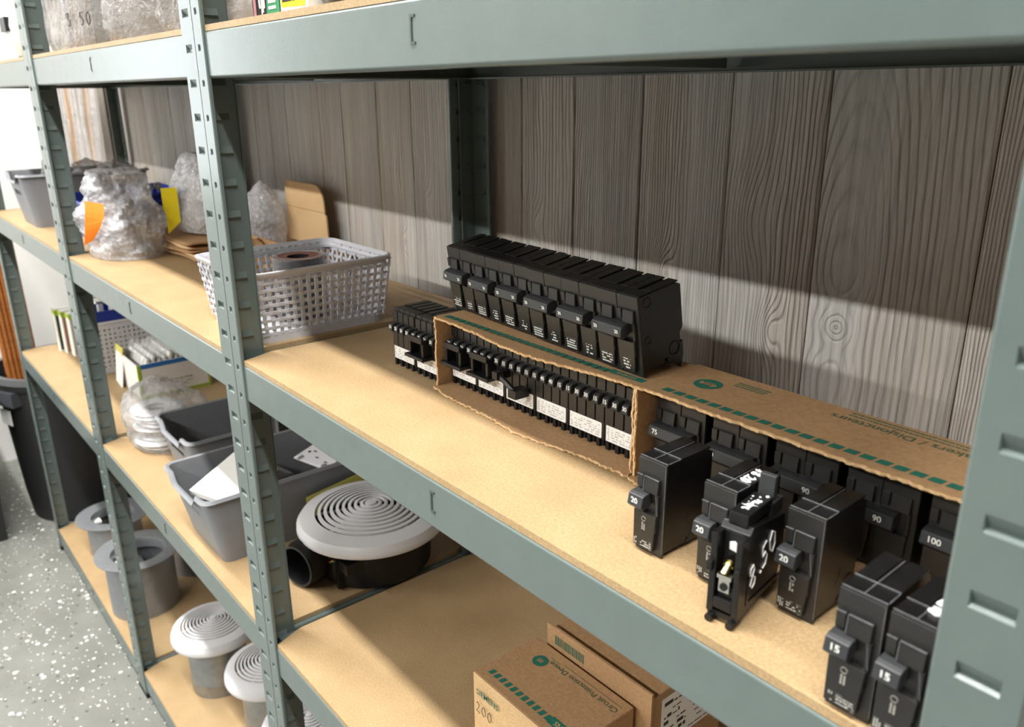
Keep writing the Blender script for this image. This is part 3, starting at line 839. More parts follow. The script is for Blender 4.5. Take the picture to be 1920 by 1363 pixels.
# contents of the first bin
o = tag(sheet('white_flat_box', None, m_paper, (-.300, .085, ZL+.105), (.052,.018,.000), (-.024,.050,.012), .010), 'flat white box lying tilted in the grey bin by the fan', 'box')
def wallplate(label, x, y, z, rz, tilt_, mat=m_whitep, grp='white brackets in the grey bin'):
    t = thing('wall_plate', label, 'bracket', (x, y, z), 0, grp, (tilt_, 0, rz))
    m = MB().box(-.045,.045,-.028,.028,0,.004)
    for a in (-.032, .032): m.box(a-.004,a+.004,-.030,-.020,.004,.010).box(a-.004,a+.004,.020,.030,.004,.010)
    m.box(-.012,.012,.028,.036,0,.004).box(.030,.045,-.036,-.028,0,.004)
    bevel(m.build('plate', mat, t), .0008, 1)
    s = MB()
    for a, b in ((-.02,.006),(0,-.008),(.02,.008),(.028,-.012)): s.box(a-.004,a+.004,b-.0015,b+.0015,.0039,.0044)
    s.lathe([(.0001,.0046),(.003,.0046),(.003,.004)], (-.03,0,0), 10); s.build('slot', m_dark, t)
    return t
wallplate('white slotted mounting plate resting at the back of the grey bin by the fan', -.330, .262, ZL+.088, .25, .18)
wallplate('white slotted mounting plate lying lower in the grey bin by the fan', -.285, .180, ZL+.062, -.35, -.12)
gb = thing('junction_cover', 'grey plastic cover box lying in the grey bin by the fan', 'cover', (-.335, .155, ZL+.040), .2)
bevel(MB().box(-.045,.045,-.03,.03,0,.050).build('cover', m_greybin, gb), .004, 2)
MB().tube([(-.045,-.03,.05),(-.05,-.034,.03),(-.048,-.034,.0)], .004, 8).build('hinge', m_greybin, gb)
blk = thing('black_tray', 'black plastic tray lying under the white box in the grey bin', 'tray', (-.300, .085, ZL+.004), 0)
MB().box(-.07,.07,-.045,.045,0,.004).box(-.07,-.066,-.045,.045,.004,.05).box(.066,.07,-.045,.045,.004,.05).box(-.066,.066,.041,.045,.004,.05).box(-.066,.066,-.045,-.041,.004,.05).build('tray', m_rub, blk)
# contents of the second bin: latch pieces
for i in range(3):
    t = thing('latch_clip', 'grey metal latch bracket with springs heaped in the bin behind the rings', 'bracket', (-.585+.045*i, .255-.03*(i % 2), ZL+.060+.02*i), .4*i, 'latch brackets in the grey bin')
    MB().box(-.012,.012,-.05,.02,0,.055).box(-.018,.018,-.05,-.046,.0,.07).build('body', m_galv, t)
    mm = MB()
    for q in range(4): mm.tube([(-.016,-.04+.016*q,.055),(0,-.04+.016*q,.070),(.016,-.04+.016*q,.055)], .0022, 6)
    mm.build('spring', m_zinc, t)
    MB().box(-.010,.010,-.045,.015,-.056-.02*i,.0).build('stem', m_darkbin, t)

# woven basket
def woven(label, cx, cy, z, hx, hy, h, mat, nx, ny, nz, name='woven_basket'):
    t = thing(name, label, 'basket', (cx, cy, z)); fl = .90
    def side(p0, p1, nrm, n, nm):
        mb = MB(); p0 = Vector(p0); p1 = Vector(p1); nrm = Vector(nrm); L = (p1-p0)
        def P_(u, q, off):
            s = fl+(1-fl)*q; b = p0+L*u; return Vector((b.x*s, b.y*s, .010+q*(h-.016)))+nrm*off
        sw = .23/n; sh = .21/nz
        def strip(fn_c, fn_w, k, ph):
            a_, b_, c_, d_ = [], [], [], []
            for i in range(k*2+1):
                q = i/(k*2); off = .0011*math.cos(PI*(i+ph))*(1 if i % 2 == 0 else 0)
                off = .0012*math.cos(PI*(i/2+ph))
                a_.append(fn_c(q, -1, off+.0007)); b_.append(fn_c(q, 1, off+.0007)); c_.append(fn_c(q, 1, off-.0007)); d_.append(fn_c(q, -1, off-.0007))
            mb.grid([a_, b_, c_, d_, a_])
        for j in range(n+1):
            u0 = j/n; strip(lambda q, s, o, u0=u0: P_(min(1,max(0,u0+s*sw)), q, o), None, nz, j % 2)
        for j in range(nz+1):
            q0 = j/nz; strip(lambda q, s, o, q0=q0: P_(q, min(1,max(0,q0+s*sh)), o), None, n, (j+1) % 2)
        return mb.build(nm, mat, t)
    side((-hx,-hy,0),(hx,-hy,0),(0,-1,0),nx,'woven_side'); side((-hx,hy,0),(hx,hy,0),(0,1,0),nx,'woven_side')
    side((hx,-hy,0),(hx,hy,0),(1,0,0),ny,'woven_side'); side((-hx,-hy,0),(-hx,hy,0),(-1,0,0),ny,'woven_side')
    N = 96
    b1 = resample(rrect(hx, hy, .02), N)
    def ring(s0, z0): return [(x*s0, y*s0, z0) for x, y in b1]
    mb = MB(); rs = [ring(.975,h-.012), ring(1.0,h-.006), ring(1.035,h-.001), ring(1.065,h-.002), ring(1.06,h-.005), ring(1.01,h-.010), ring(.965,h-.014)]
    rs = [r+[r[0]] for r in rs]; mb.grid(rs); mb.build('rim', mat, t, True, .00002)
    mb = MB(); rs = [ring(fl*.97,0), ring(fl*1.012,.0), ring(fl*1.018,.014), ring(fl*.985,.014), ring(fl*.97,.003)]
    mb.grid([r+[r[0]] for r in rs]); mb.add(ring(fl*.985,.002), [tuple(range(N))]); mb.build('base', mat, t, False, .00002)
    return t
woven('light grey woven plastic basket holding a brown tape roll', -.108, .143, ZM, .094, .106, .100, m_basket, 13, 18, 8)
tr = thing('tape_roll', 'thick roll of brown tape in clear film inside the woven basket', 'tape', (-.128, .160, ZM+.0035))
MB().lathe([(.016,0),(.037,0),(.0375,.001),(.0375,.085),(.037,.0865),(.016,.0865),(.016,0)], seg=40).build('tape', m_tapeside, tr)
MB().lathe([(.0165,.0867),(.0365,.0867),(.0365,.0872),(.0165,.0872)], seg=40).build('tape_face', m_tape, tr)
MB().lathe([(.0385,.0),(.0385,.082),(.0388,.0885),(.030,.0888)], seg=28).build('film_wrap', m_clear, tr)

# ------------------------------------------------------------------ bags
def blob(name, label, cat, loc, prof, rx, ry, mat, seed, amp=.012, sc=9, rz=0, group=None, seg=56, part='film'):
    t = thing(name, label, cat, loc, rz, group)
    n = 40; rows = []
    H_ = prof[-1][1]
    for i in range(n+1):
        q = i/n; z = q*H_
        for j in range(len(prof)-1):
            if prof[j][1] <= z <= prof[j+1][1]+1e-9:
                f = (z-prof[j][1])/max(1e-9, prof[j+1][1]-prof[j][1]); r = prof[j][0]+(prof[j+1][0]-prof[j][0])*f; break
        row = []
        for k in range(seg):
            a = 2*PI*k/seg
            p = Vector((math.cos(a)*rx*r, math.sin(a)*ry*r, z))
            d = noise.fractal(Vector((p.x*sc+seed, p.y*sc, p.z*sc)), 1.0, 2.0, 4)*amp*min(1, q*8+.1)
            nn = Vector((math.cos(a), math.sin(a), .25))
            p = p+nn*d; p.z = max(p.z, .0005); row.append(tuple(p))
        rows.append(row+[row[0]])
    cap = [tuple(p[i]*(.45 if i < 2 else 1)+(.004 if i == 2 else 0) for i in range(3)) for p in rows[-1]]
    rows.append(cap)
    mb = MB().grid(rows); mb.add(rows[0][:-1], [tuple(range(seg))[::-1]]); mb.add(cap[:-1], [tuple(range(seg))])
    mb.build(part, mat, t, True, .00001)
    return t
bb = blob('bubble_wrap_bag', 'big bubble-wrapped bundle with an orange tag', 'package', (-.838, .107, ZM), [(.92,0),(1.04,.016),(1.02,.045),(.95,.080),(.84,.112),(.72,.135),(.66,.150),(.64,.168)], .100, .072, m_bubble, 3, .030, 17)
blob('inner', '', '', (0,0,0), [(.6,0),(.8,.02),(.7,.08),(.3,.13)], .08, .055, m_clear2, 5, .006, 14)
inner = bpy.data.objects.get('inner')
for ch in list(inner.children): ch.parent = bb; ch.name = 'wrapped_item'
bpy.data.objects.remove(inner)
rows = []
for i in range(9):
    q = i/8; du = -.020+.040*q-.018*q*q; dn = .010*math.sin(q*PI)
    row = []
    for e in (-1, 1):
        k = du+e*.0165*(.55+.45*min(1, q*2.2))
        row.append((.062+.26*k+.95*dn, -.066+.95*k-.26*dn, .040+.078*q+(-.004*e if q > .5 else .004*e)))
    rows.append(row)
solid(MB().grid(rows).build('orange_tag', m_orange, bb), .0006)
fl = thing('kraft_bundle', 'stack of flattened kraft cardboard and paper under the yellow-tagged bubble wrap', 'cardboard', (-.80, .226, ZM), math.radians(1))
rnd = random.Random(5)
for i in range(5):
    mb = MB(); rows = []
    z = .003+i*.0068
    for a in range(13):
        row = []
        for b in range(9):
            x = -.165+.34*a/12+rnd.uniform(-.002,.002); y = -.055+.110*b/8
            row.append((x-.01*i+.012*math.sin(i*2), y+.004*math.sin(i*5+a*.8), z+.0035*math.sin(a*.7+i*2)*math.sin(b*.6+i)+.003))
        rows.append(row)
    solid(mb.grid(rows).build('cardboard_sheet', m_kraft_l if i % 2 else m_kraft, fl, True), .003)
b2_ = blob('bubble_wrap_bag', 'bubble-wrapped bundle with a yellow tag lying on flattened cardboard', 'package', (-.790, .252, ZM+.042), [(.85,0),(1.0,.03),(.95,.07),(.75,.11),(.5,.14),(.35,.155)], .100, .050, m_bubble, 21, .012, 15)
rows = []
for i in range(7):
    q = i/6; row = []
    for e in (-1, 1):
        k = e*.0155+(.004 if e < 0 and q < .4 else 0)
        row.append((.020+.26*k, -.066+.95*k, .012+.082*q-(.012*(-e) if q < .2 else 0)))
    rows.append(row)
solid(MB().grid(rows).build('yellow_tag', m_yellow, b2_), .0006)
blob('bubble_wrap_bag', 'bubble-wrapped bundle wedged between the steel post and the raised carton flap', 'package', (-.655, .335, ZM+.0035), [(.8,0),(1,.03),(.95,.07),(.7,.115),(.3,.135),(.1,.14)], .062, .040, m_bubble, 33, .008, 16)
kp = thing('kraft_paper', 'crumpled brown kraft paper folded over behind the woven basket', 'paper', (-.50, .300, ZM))
rows = []
for i in range(15):
    row = []
    for j in range(11):
        u, v = i/14, j/10
        row.append((-.13+.20*u, -.085+.065*v, .004+.055*max(0, 1-abs(u-.35)*2.2)*(1-.3*v)+.012*noise.noise(Vector((u*4, v*4, 2)))+.006))
    rows.append(row)
solid(MB().grid(rows).build('paper', m_kraft, kp, True), .001)
cb = thing('open_carton', 'low open cardboard carton with one tall flap raised against the wall', 'box', (-.545, .385, ZM))
m = MB().box(-.185,.16,-.10,0,0,.003).box(-.185,-.182,-.10,0,.003,.048).box(.157,.16,-.10,0,.003,.048).box(-.182,.157,-.10,-.097,.003,.048).box(-.182,.157,-.003,0,.003,.048)
m.build('tray', m_kraft, cb)
def rounded_flap(x0, x1, z0, z1, r):
    pts = [(x0, z0), (x1+.008, z0), (x1+.006, z0+(z1-z0)*.52), (x1, z0+(z1-z0)*.55)]
    for k in range(7): a = k*PI/12; pts.append((x1-r*1.3+r*1.3*math.cos(a), z1-r*1.5+r*1.5*math.sin(a)))
    for k in range(7): a = PI/2+k*PI/12; pts.append((x0+r*.5+r*.5*math.cos(a), z1-r*.5+r*.5*math.sin(a)))
    return pts
MB().prism_y(rounded_flap(-.078, .090, .030, .150, .026), -.012, -.009).build('raised_flap', m_kraft_l, cb)
MB().box(-.076,.094,-.0126,-.0118,.0985,.0995).build('fold_line', m_kraft, cb)

# blue bin with fittings
bl = thing('blue_bin', 'blue plastic parts bin full of metal fittings behind the orange-tagged bundle', 'bin', (-1.13, .19, ZM))
o = MB().hexa([(-.085,-.10,0),(.085,-.10,0),(.085,.10,0),(-.085,.10,0),(-.100,-.115,.088),(.100,-.115,.088),(.100,.115,.100),(-.100,.115,.100)])
o.f.pop(1)
ob_ = o.build('tub', m_blue, bl); solid(ob_, .003, -1); 
m = MB().tube([(-.102,-.117,.088),(.102,-.117,.088),(.102,.117,.100),(-.102,.117,.100),(-.102,-.117,.088)], .004, 8); m.build('rim', m_blue, bl)
m = MB().tube([(.096,-.08,.012),(.102,-.085,.065),(.104,-.05,.078),(.104,.06,.080)], .0035, 8).tube([(-.06,-.103,.012),(-.065,-.112,.07),(.06,-.112,.07),(.055,-.103,.012)], .0035, 8); m.build('rib', m_blue, bl)
rnd = random.Random(4)
for i in range(9):
    x, y = rnd.uniform(-.075,.075), rnd.uniform(-.085,.085)
    t = thing('metal_fitting', 'small shiny screw eye standing among others in the blue bin', 'fitting', (-1.13+x, .19+y, ZM+.003), rnd.uniform(0,3), 'metal fittings in the blue bin')
    hh = rnd.uniform(.100,.125)
    MB().tube([(0,0,0),(.004,.002,hh*.6),(.002,.003,hh)], .0035, 7).build('shank', m_zinc, t)
    MB().lathe([(.002,-.002),(.009,-.002),(.009,.002),(.002,.002),(.002,-.002)], (.002,.003,hh), 12, Matrix(((1,0,0),(0,.3,-.95),(0,.95,.3)))).build('head', m_zinc, t)
blob('wrapped_bottle', 'clear film-wrapped bottle sticking out of the grey bin', 'bottle', (-1.40, .10, ZM+.004), [(.9,0),(1,.02),(1,.10),(.75,.135),(.4,.17),(.35,.21),(.1,.215)], .035, .035, m_clear2, 8, .004, 20)
for i, (x, y) in enumerate(((-1.36,.24), (-1.47,.20))):
    blob('crinkled_bag', 'crinkled clear bag sticking out of the back of the grey bin' if i == 0 else 'crinkled clear bag lying deeper inside the grey bin', 'bag', (x, y, ZM+.004), [(.8,0),(1,.05),(1,.11),(.7,.14),(.2,.15)], .045, .045, m_clear2, 50+i, .016, 22)

# ------------------------------------------------------------------ lower shelf: packets, books, perforated basket
pb = thing('packet_box', 'white and lime display box packed with bagged white packets', 'box', (-1.215, .247, ZL))
hx, hy = .092, .090
m = MB().box(-hx,hx,-hy,hy,0,.003).box(-hx,-hx+.003,-hy,hy,.003,.09).box(hx-.003,hx,-hy,hy,.003,.092).box(-hx+.003,hx-.003,-hy,-hy+.003,.003,.09).box(-hx+.003,hx-.003,hy-.003,hy,.003,.10)
m.build('box', m_paper, pb)
e = .0006
MB().box(hx,hx+e,-hy,hy,.0,.008).box(hx,hx+e,-hy,-hy+.008,.008,.092).box(hx-.006,hx,-hy-e,-hy,.0,.092).box(hx,hx+e,hy-.006,hy,.008,.05).build('lime_border', m_lime, pb)
MB().box(hx,hx+e,-hy+.008,hy,.080,.092).build('blue_border', m_bluecard, pb)
m = MB(); rnd = random.Random(8)
for r, (za, zb_) in enumerate(((.036,.040),(.028,.030),(.020,.022))):
    y = -hy+.02
    while y < hy*.35: l = rnd.uniform(.006,.02); m.box(hx+.0001,hx+e*1.4,y,y+l,za,zb_); y += l+.004
m.build('print', m_inkgrey, pb)
for i in range(11):
    y = .247-.078+i*.0145
    t = thing('bagged_packet', 'clear-bagged white packet filed upright in the lime-edged box', 'packet', (-1.215, y, ZL+.004), 0, 'bagged packets in the lime-edged box', (math.radians(-12), 0, 0))
    MB().box(-.075,.078,-.003,.003,0,.098+.006*math.sin(i*2)).build('packet', m_paper, t)
    mb = MB(); rows = []
    for a in range(9):
        rows.append([(-.082+.020*a, -.0045+.002*math.sin(a*1.9+i), .002), (-.082+.020*a, -.006+.004*math.sin(a*2.3+i), .085), (-.080+.020*a, .002*math.sin(a*3+i), .116+.006*math.sin(a*1.7+i*2))])
    mb.grid(rows).build('clear_sleeve', m_clear, t, True)
wc = thing('header_card', 'white header card with a pale yellow top leaning on the lime-edged box', 'card', (-1.300, .150, ZL))
MB().hexa([(-.03,0,0),(.05,-.006,0),(.05,-.004,0),(-.03,.002,0),(-.03,.012,.096),(.05,.010,.100),(.05,.012,.100),(-.03,.014,.096)]).build('card', m_paper, wc)
MB().hexa([(-.03,.010,.085),(.05,.006,.086),(.05,.010,.086),(-.03,.014,.085),(-.03,.0125,.104),(.05,.010,.108),(.05,.012,.108),(-.03,.0145,.104)]).build('yellow_top', m_yellowp, wc)
# perforated white basket and blue tray
pbk = thing('perforated_basket', 'white perforated plastic basket under the blue tray', 'basket', (-1.46, .215, ZL))
def perforated(mb, p0, p1, n, m_, h0, h1, hole=.45):
    p0, p1 = Vector(p0), Vector(p1)
    def Pt(a, b): q = p0+(p1-p0)*a; q = q.copy(); q.z = h0+(h1-h0)*b; return q
    for i in range(n):
        for j in range(m_):
            a0, a1 = i/n, (i+1)/n; b0, b1 = j/m_, (j+1)/m_
            ia0, ia1 = a0+(a1-a0)*(.5-hole/2), a0+(a1-a0)*(.5+hole/2); ib0, ib1 = b0+(b1-b0)*(.5-hole/2), b0+(b1-b0)*(.5+hole/2)
            O = [Pt(a0,b0),Pt(a1,b0),Pt(a1,b1),Pt(a0,b1)]; I = [Pt(ia0,ib0),Pt(ia1,ib0),Pt(ia1,ib1),Pt(ia0,ib1)]
            if j in (0, m_-1): mb.add(O, [(0,1,2,3)]); continue
            for k in range(4): mb.add([O[k],O[(k+1)%4],I[(k+1)%4],I[k]], [(0,1,2,3)])
for a, b, n in (((-.06,-.09,0),(.06,-.09,0),10), ((.06,-.09,0),(.06,.10,0),15), ((.06,.10,0),(-.06,.10,0),10), ((-.06,.10,0),(-.06,-.09,0),15)):
    mb = MB(); perforated(mb, a, b, n, 11, .002, .145); solid(mb.build('perforated_side', m_basketw, pbk, weld=.00002), .0018)
MB().box(-.06,.06,-.09,.10,.0,.003).build('base', m_basketw, pbk)
MB().tube([(-.061,-.091,.145),(.061,-.091,.145),(.061,.101,.145),(-.061,.101,.145),(-.061,-.091,.145)], .004, 8).build('rim', m_basketw, pbk)
bt = thing('blue_tray', 'shallow blue tray lying on the white perforated basket', 'tray', (-1.455, .215, ZL+.149))
MB().box(-.052,.052,-.08,.085,0,.003).box(-.052,-.049,-.08,.085,.003,.03).box(.049,.052,-.08,.085,.003,.03).box(-.049,.049,-.08,-.077,.003,.03).box(-.049,.049,.082,.085,.003,.03).build('tray', m_blue, bt)
for i in range(3):
    t = thing('white_connector', 'small white cable connector lying in the blue tray', 'connector', (-1.47+.02*i, .17+.03*i, ZL+.152), .5*i, 'connectors in the blue tray')
    MB().box(-.012,.012,-.006,.006,0,.034).build('block', m_whitep, t)
    MB().box(-.008,-.003,-.008,.008,.034,.040).box(.003,.008,-.008,.008,.034,.040).build('prong', m_zinc, t)
cards = [(-1.735, .150, 0), (-1.700, .160, .06), (-1.655, .170, .1)]
for i, (x, y, rz) in enumerate(cards):
    t = thing('boxed_kit', ['slim boxed kit with lime edges and navy stripe at the end of the low shelf', 'slim boxed kit with pink stripe leaning between its neighbours', 'slim boxed kit with green edges next to the steel post'][i], 'box', (x, y, ZL), rz, 'boxed kits on the low shelf')
    MB().box(-.014,.014,-.055,.055,0,.132).build('carton', m_paper, t)
    MB().box(-.0145,.0145,-.0556,-.0550,.118,.1322).box(-.0145,-.0115,-.0556,-.0550,0,.118).build('lime_edge', m_lime, t)
    MB().box(.0140,.0145,-.055,.055,.112,.128).build('lime_edge', m_lime, t)
    MB().box(.0140,.0146,-.052,-.015,.004,.112).build('stripe', (m_navy, m_pink, m_greycard)[i], t)
    MB().box(.0140,.0146,-.012,.020,.004,.112).build('stripe', (m_pink, m_greycard, m_navy)[i], t)
for i, (x, y) in enumerate(((-1.60, .235),)):
    t = thing('boxed_kit', 'slim boxed kit with lime edges standing behind the perforated basket', 'box', (x, y, ZL), .1, 'boxed kits on the low shelf')
    MB().box(-.02,.02,-.055,.055,0,.170).build('carton', m_paper, t)
    MB().box(.020,.0206,-.055,.055,.150,.170).box(.020,.0206,-.055,-.048,0,.15).box(.020,.0206,.0,.008,0,.15).build('lime_edge', m_lime, t)
    MB().box(.020,.0206,-.045,-.002,.02,.15).build('stripe', m_greycard, t)
# bag of white rings
rb = blob('poly_bag', 'clear bag of white plastic rings on the low shelf', 'bag', (-.835, .125, ZL), [(.90,0),(1.0,.02),(1.0,.06),(.90,.098),(.60,.122),(.25,.135)], .120, .078, m_bagc, 12, .020, 16)
for i in range(11):
    a = i*.55
    t = thing('white_ring', 'white plastic trim ring stacked with others inside the clear bag', 'ring', (-.80+.010*math.sin(a*2), .115+.008*math.cos(a*3), ZL+.005+.0080*i), a, 'white rings in the clear bag', (.018*math.sin(a*2), .018*math.cos(a), a))
    MB().lathe([(.024,0),(.056,0),(.057,.002),(.052,.0045),(.030,.006),(.024,.004),(.024,0)], seg=36).build('ring', m_whitep, t, True)

# ------------------------------------------------------------------ round vents, fan, metal collars
def grille(parent, r, z, mat, rim_h=.022):
    prof = [(r*.985,-rim_h),(r,-rim_h+.003),(r*.995,-rim_h*.55),(r*.95,-rim_h*.22),(r*.84,-.001),(r*.79,0)]
    MB().lathe([(a, z+b) for a, b in prof]+[(r*.78, z-.004),(r*.96, z-rim_h+.002),(r*.985, z-rim_h)], seg=64).build('grille_rim', mat, parent, True)
    n = 9
    for i in range(n):
        ro = r*.79*(1-i/(n+.8)); ri = ro-r*.79/(n+.8)*.50; zz = z+.010*(1-(ro/(r*.79))**2)
        MB().lathe([(ri,zz-.0025),(ro,zz-.0035),(ro,zz),(ri,zz+.0010),(ri,zz-.0025)], seg=56).build('grille_ring', mat, parent)
    MB().lathe([(.0001,z+.0120),(r*.075,z+.0115),(r*.080,z+.008),(r*.080,z+.006),(.0001,z+.006)], seg=28).build('hub', mat, parent, True)
    m = MB()
    for k in range(8):
        a = k*PI/4+.2; d = Vector((math.cos(a), math.sin(a), 0)); q = Vector((-d.y, d.x, 0))*.0016
        p0 = d*r*.05+Vector((0,0,z+.0065)); p1 = d*r*.79+Vector((0,0,z-.006))
        dz = Vector((0,0,.003)); m.hexa([p0-q-dz,p1-q-dz,p1+q-dz,p0+q-dz,p0-q,p1-q,p1+q,p0+q])
    m.build('spoke', mat, parent)
fan = thing('exhaust_fan', 'round exhaust fan with white ring grille and black housing', 'fan', (-.080, .226, ZL))
MB().lathe([(.0001,0),(.088,0),(.093,.004),(.095,.010),(.096,.062),(.098,.074),(.090,.076),(.088,.020),(.0001,.020)], seg=64).build('housing', m_rub, fan, True)
grille(fan, .122, .096, m_whitep, .024)
_d = Vector((.28,-.96,0)).normalized(); _u = Vector((0,0,1)); _r = _u.cross(_d)
ax = Matrix((_r, _u, _d)).transposed()
MB().lathe([(.034,0),(.036,.0),(.0375,.004),(.0375,.050),(.034,.058),(.034,.064),(.031,.064),(.031,.0)], (-.022,-.075,.0385), 40, ax).build('duct_collar', m_rub, fan, True)
MB().lathe([(.0310,.058),(.0335,.060),(.0345,.0645),(.0315,.0650),(.0310,.058)], (-.022,-.075,.0385), 40, ax).build('collar_lip', m_can, fan, True)
MB().box(.040,.075,-.090,-.060,.040,.058).box(.040,.048,-.092,-.070,.004,.060).build('terminal_box', m_black, fan)
for k, (mt, dx) in enumerate(((m_copper,0),(m_wireg,.006),(m_orange,-.005))):
    MB().tube([(.045+dx,-.080,.060-.004*k),(.034+dx,-.092,.056-.005*k),(.022+dx,-.094,.050-.006*k)], .0009, 6).build('wire', mt, fan)
yp = thing('yellow_folder', 'pale yellow card leaning on the grey bin behind the fan', 'card', (-.2035, .255, ZL))
MB().hexa([(-.0015,-.085,0),(.0000,-.085,0),(.0000,.075,0),(-.0015,.075,0),(-.0015,-.085,.084),(.0000,-.085,.084),(.0000,.075,.104),(-.0015,.075,.104)]).build('card', m_yellowp, yp)
def vent(label, x, y, hz, r, rc, grp):
    t = thing('round_vent', label, 'vent', (x, y, ZB), .4, grp)
    MB().lathe([(rc-.001,0),(rc,0),(rc,.03),(rc+.001,.032),(rc,.034),(rc,hz-.012),(rc-.002,hz-.012),(rc-.001,0)], seg=48).build('sleeve', m_galv, t, True)
    grille(t, r, hz, m_whitep, .030)
    MB().lathe([(.0001,hz-.022),(rc-.003,hz-.022),(rc-.003,hz-.020),(.0001,hz-.020)], seg=40).build('gap_shade', m_rub, t)  # dark disc added below the grille, stands for shade in its gaps
    return t
vent('white ring-grille vent on a metal sleeve standing alone in front of the collars', -.735, .140, .170, .098, .066, 'round vents on the bottom shelf')
vent('white ring-grille vent on a sleeve, partly behind the double steel posts', -.520, .185, .165, .098, .066, 'round vents on the bottom shelf')
vent('white ring-grille vent under the shelf with the round fan', -.305, .175, .160, .098, .066, 'round vents on the bottom shelf')
def collar(label, x, y, h, r, rc, tilt=(0,0,0)):
    t = thing('metal_collar', label, 'metal collar', (x, y, ZB), 0, 'metal collars on the bottom shelf', tilt)
    MB().lathe([(rc-.0015,0),(rc,0),(rc,h-.0035),(r-.001,h-.0035),(r,h-.0030),(r+.0005,h),(r-.0015,h+.0004),(rc*.80,h-.0025),(rc*.78,h-.006),(rc*.76,h-.030),(rc-.0015,h-.034),(rc-.0015,0)], seg=56).build('flange_sleeve', m_flange, t, True)
    MB().lathe([(.0001,h*.35),(rc-.002,h*.35),(rc-.002,h*.35+.002),(.0001,h*.35+.002)], seg=40).build('inner_plate', m_galv_d, t)
    m = MB()
    m.box(-rc*.5, rc*.5, -.012, .012, h-.045, h-.042).box(-.010,.010,-rc*.7,rc*.7,h-.05,h-.047)
    m.build('damper_arm', m_galv, t)
    MB().lathe([(.0001,h-.03),(.022,h-.03),(.024,h-.045),(.024,h-.075)], (-.02,-.03,0), 24).build('motor_cap', m_rub, t, True)
    m = MB().box(-.05,-.02,-.05,-.03,h-.034,h-.024).box(-.035,-.005,-.055,-.045,h-.04,h-.032); m.build('paper_tag', m_paper, t)
    return t
collar('grey metal duct collar at the far end of the bottom shelf', -1.565, .125, .115, .105, .078)
collar('tall grey metal duct collar with white tag behind the steel post', -1.190, .100, .170, .110, .088)
collar('grey metal duct collar behind the tall one', -1.290, .285, .110, .094, .070)

# ------------------------------------------------------------------ cartons on the low shelf
ca = thing('shipping_carton', 'closed kraft carton with pen note 200 amp on the low shelf', 'box', (.372, .096, ZL))
L_, W2, H2 = .157, .097, .120
n = 12; mb = MB(); rows = []
for i in range(n+1):
    rows.append([(L_*i/n, -.0035*math.sin(PI*i/n)*math.sin(PI*j/6)*(1 if j < 6 else 0)*1.4, H2*j/6) for j in range(7)])
mb.grid(rows); mb.build('front_panel', m_kraft_l, ca, True)
bevel(MB().box(0,L_,.0006,W2,0,H2).build('body', m_kraft, ca), .0012, 2)
squares(ca, .012, 11, .0094, .012, H2+.0003, .0058, .0082)
MB().box(.112,.156,.011,.022,H2+.0001,H2+.0004).build('green_print', m_green, ca)
text('lettering', 'SIEMENS', .0085, m_kraft_l, ca, (.135, .0165, H2+.0006), (-1,0,0), (0,-1,0))
MB().lathe([(.0001,0),(.0095,0)], (.036, .070, H2+.0004), 28).build('emblem', m_green, ca)
hm = MB()
for q in range(4): hm.add([(.0325+q*.002,.067,H2+.0006),(.0337+q*.002,.067,H2+.0006),(.0337+q*.002,.073,H2+.0006),(.0325+q*.002,.073,H2+.0006)], [(0,1,2,3)])
hm.build('emblem_hands', m_kraft, ca)
text('lettering', 'Circuit Protection Device', .0100, m_dgreen, ca, (.0975, .0775, H2+.0004), (-1,0,0), (0,-1,0))
MB().box(.060,.150,.0855,.0860,H2+.0001,H2+.0003).box(.040,.056,.083,.0835,H2+.0001,H2+.0003).build('faint_print', m_dgreen, ca)
text('lettering', 'SIEMENS', .0105, m_green, ca, (.030, -.0042, H2-.018), (1,0,0), (0,0,1), bold=.0001)
scrawl('pen_note', '200 amp', .0135, m_pen, ca, (.010, -.0052, H2-.044), (1,0,-.06), (0,0,1), .0004, .78)
cb2 = thing('shipping_carton', 'taller kraft carton with a white shipping label behind the pen-marked carton', 'box', (.386, .1985, ZL))
bevel(MB().box(0,.160,.004,.13,0,.136).build('body', m_kraft, cb2), .0015, 2)
MB().box(-.002,.162,0,.003,.05,.1445).build('front_flap', m_kraft, cb2)
mm = MB(); rnd = random.Random(6); x = .012
while x < .06: l = rnd.uniform(.001,.003); mm.box(x, x+l, -.0003, .0001, .122, .134); x += l+.0012
mm.build('barcode', m_dgreen, cb2)
lb = MB().box(.1600,.1606,.020,.110,.060,.126).build('shipping_label', m_sticker, cb2)
lp = MB(); rnd = random.Random(16)
for r in range(7):
    y = .024
    while y < .10:
        l = rnd.uniform(.002,.014)
        if rnd.random() < .7: lp.box(.1606,.1608,y,y+l,.064+r*.0085,.064+r*.0085+rnd.choice((.0012,.0018,.0045)))
        y += l+.002
lp.build('print', m_blackcard, lb)

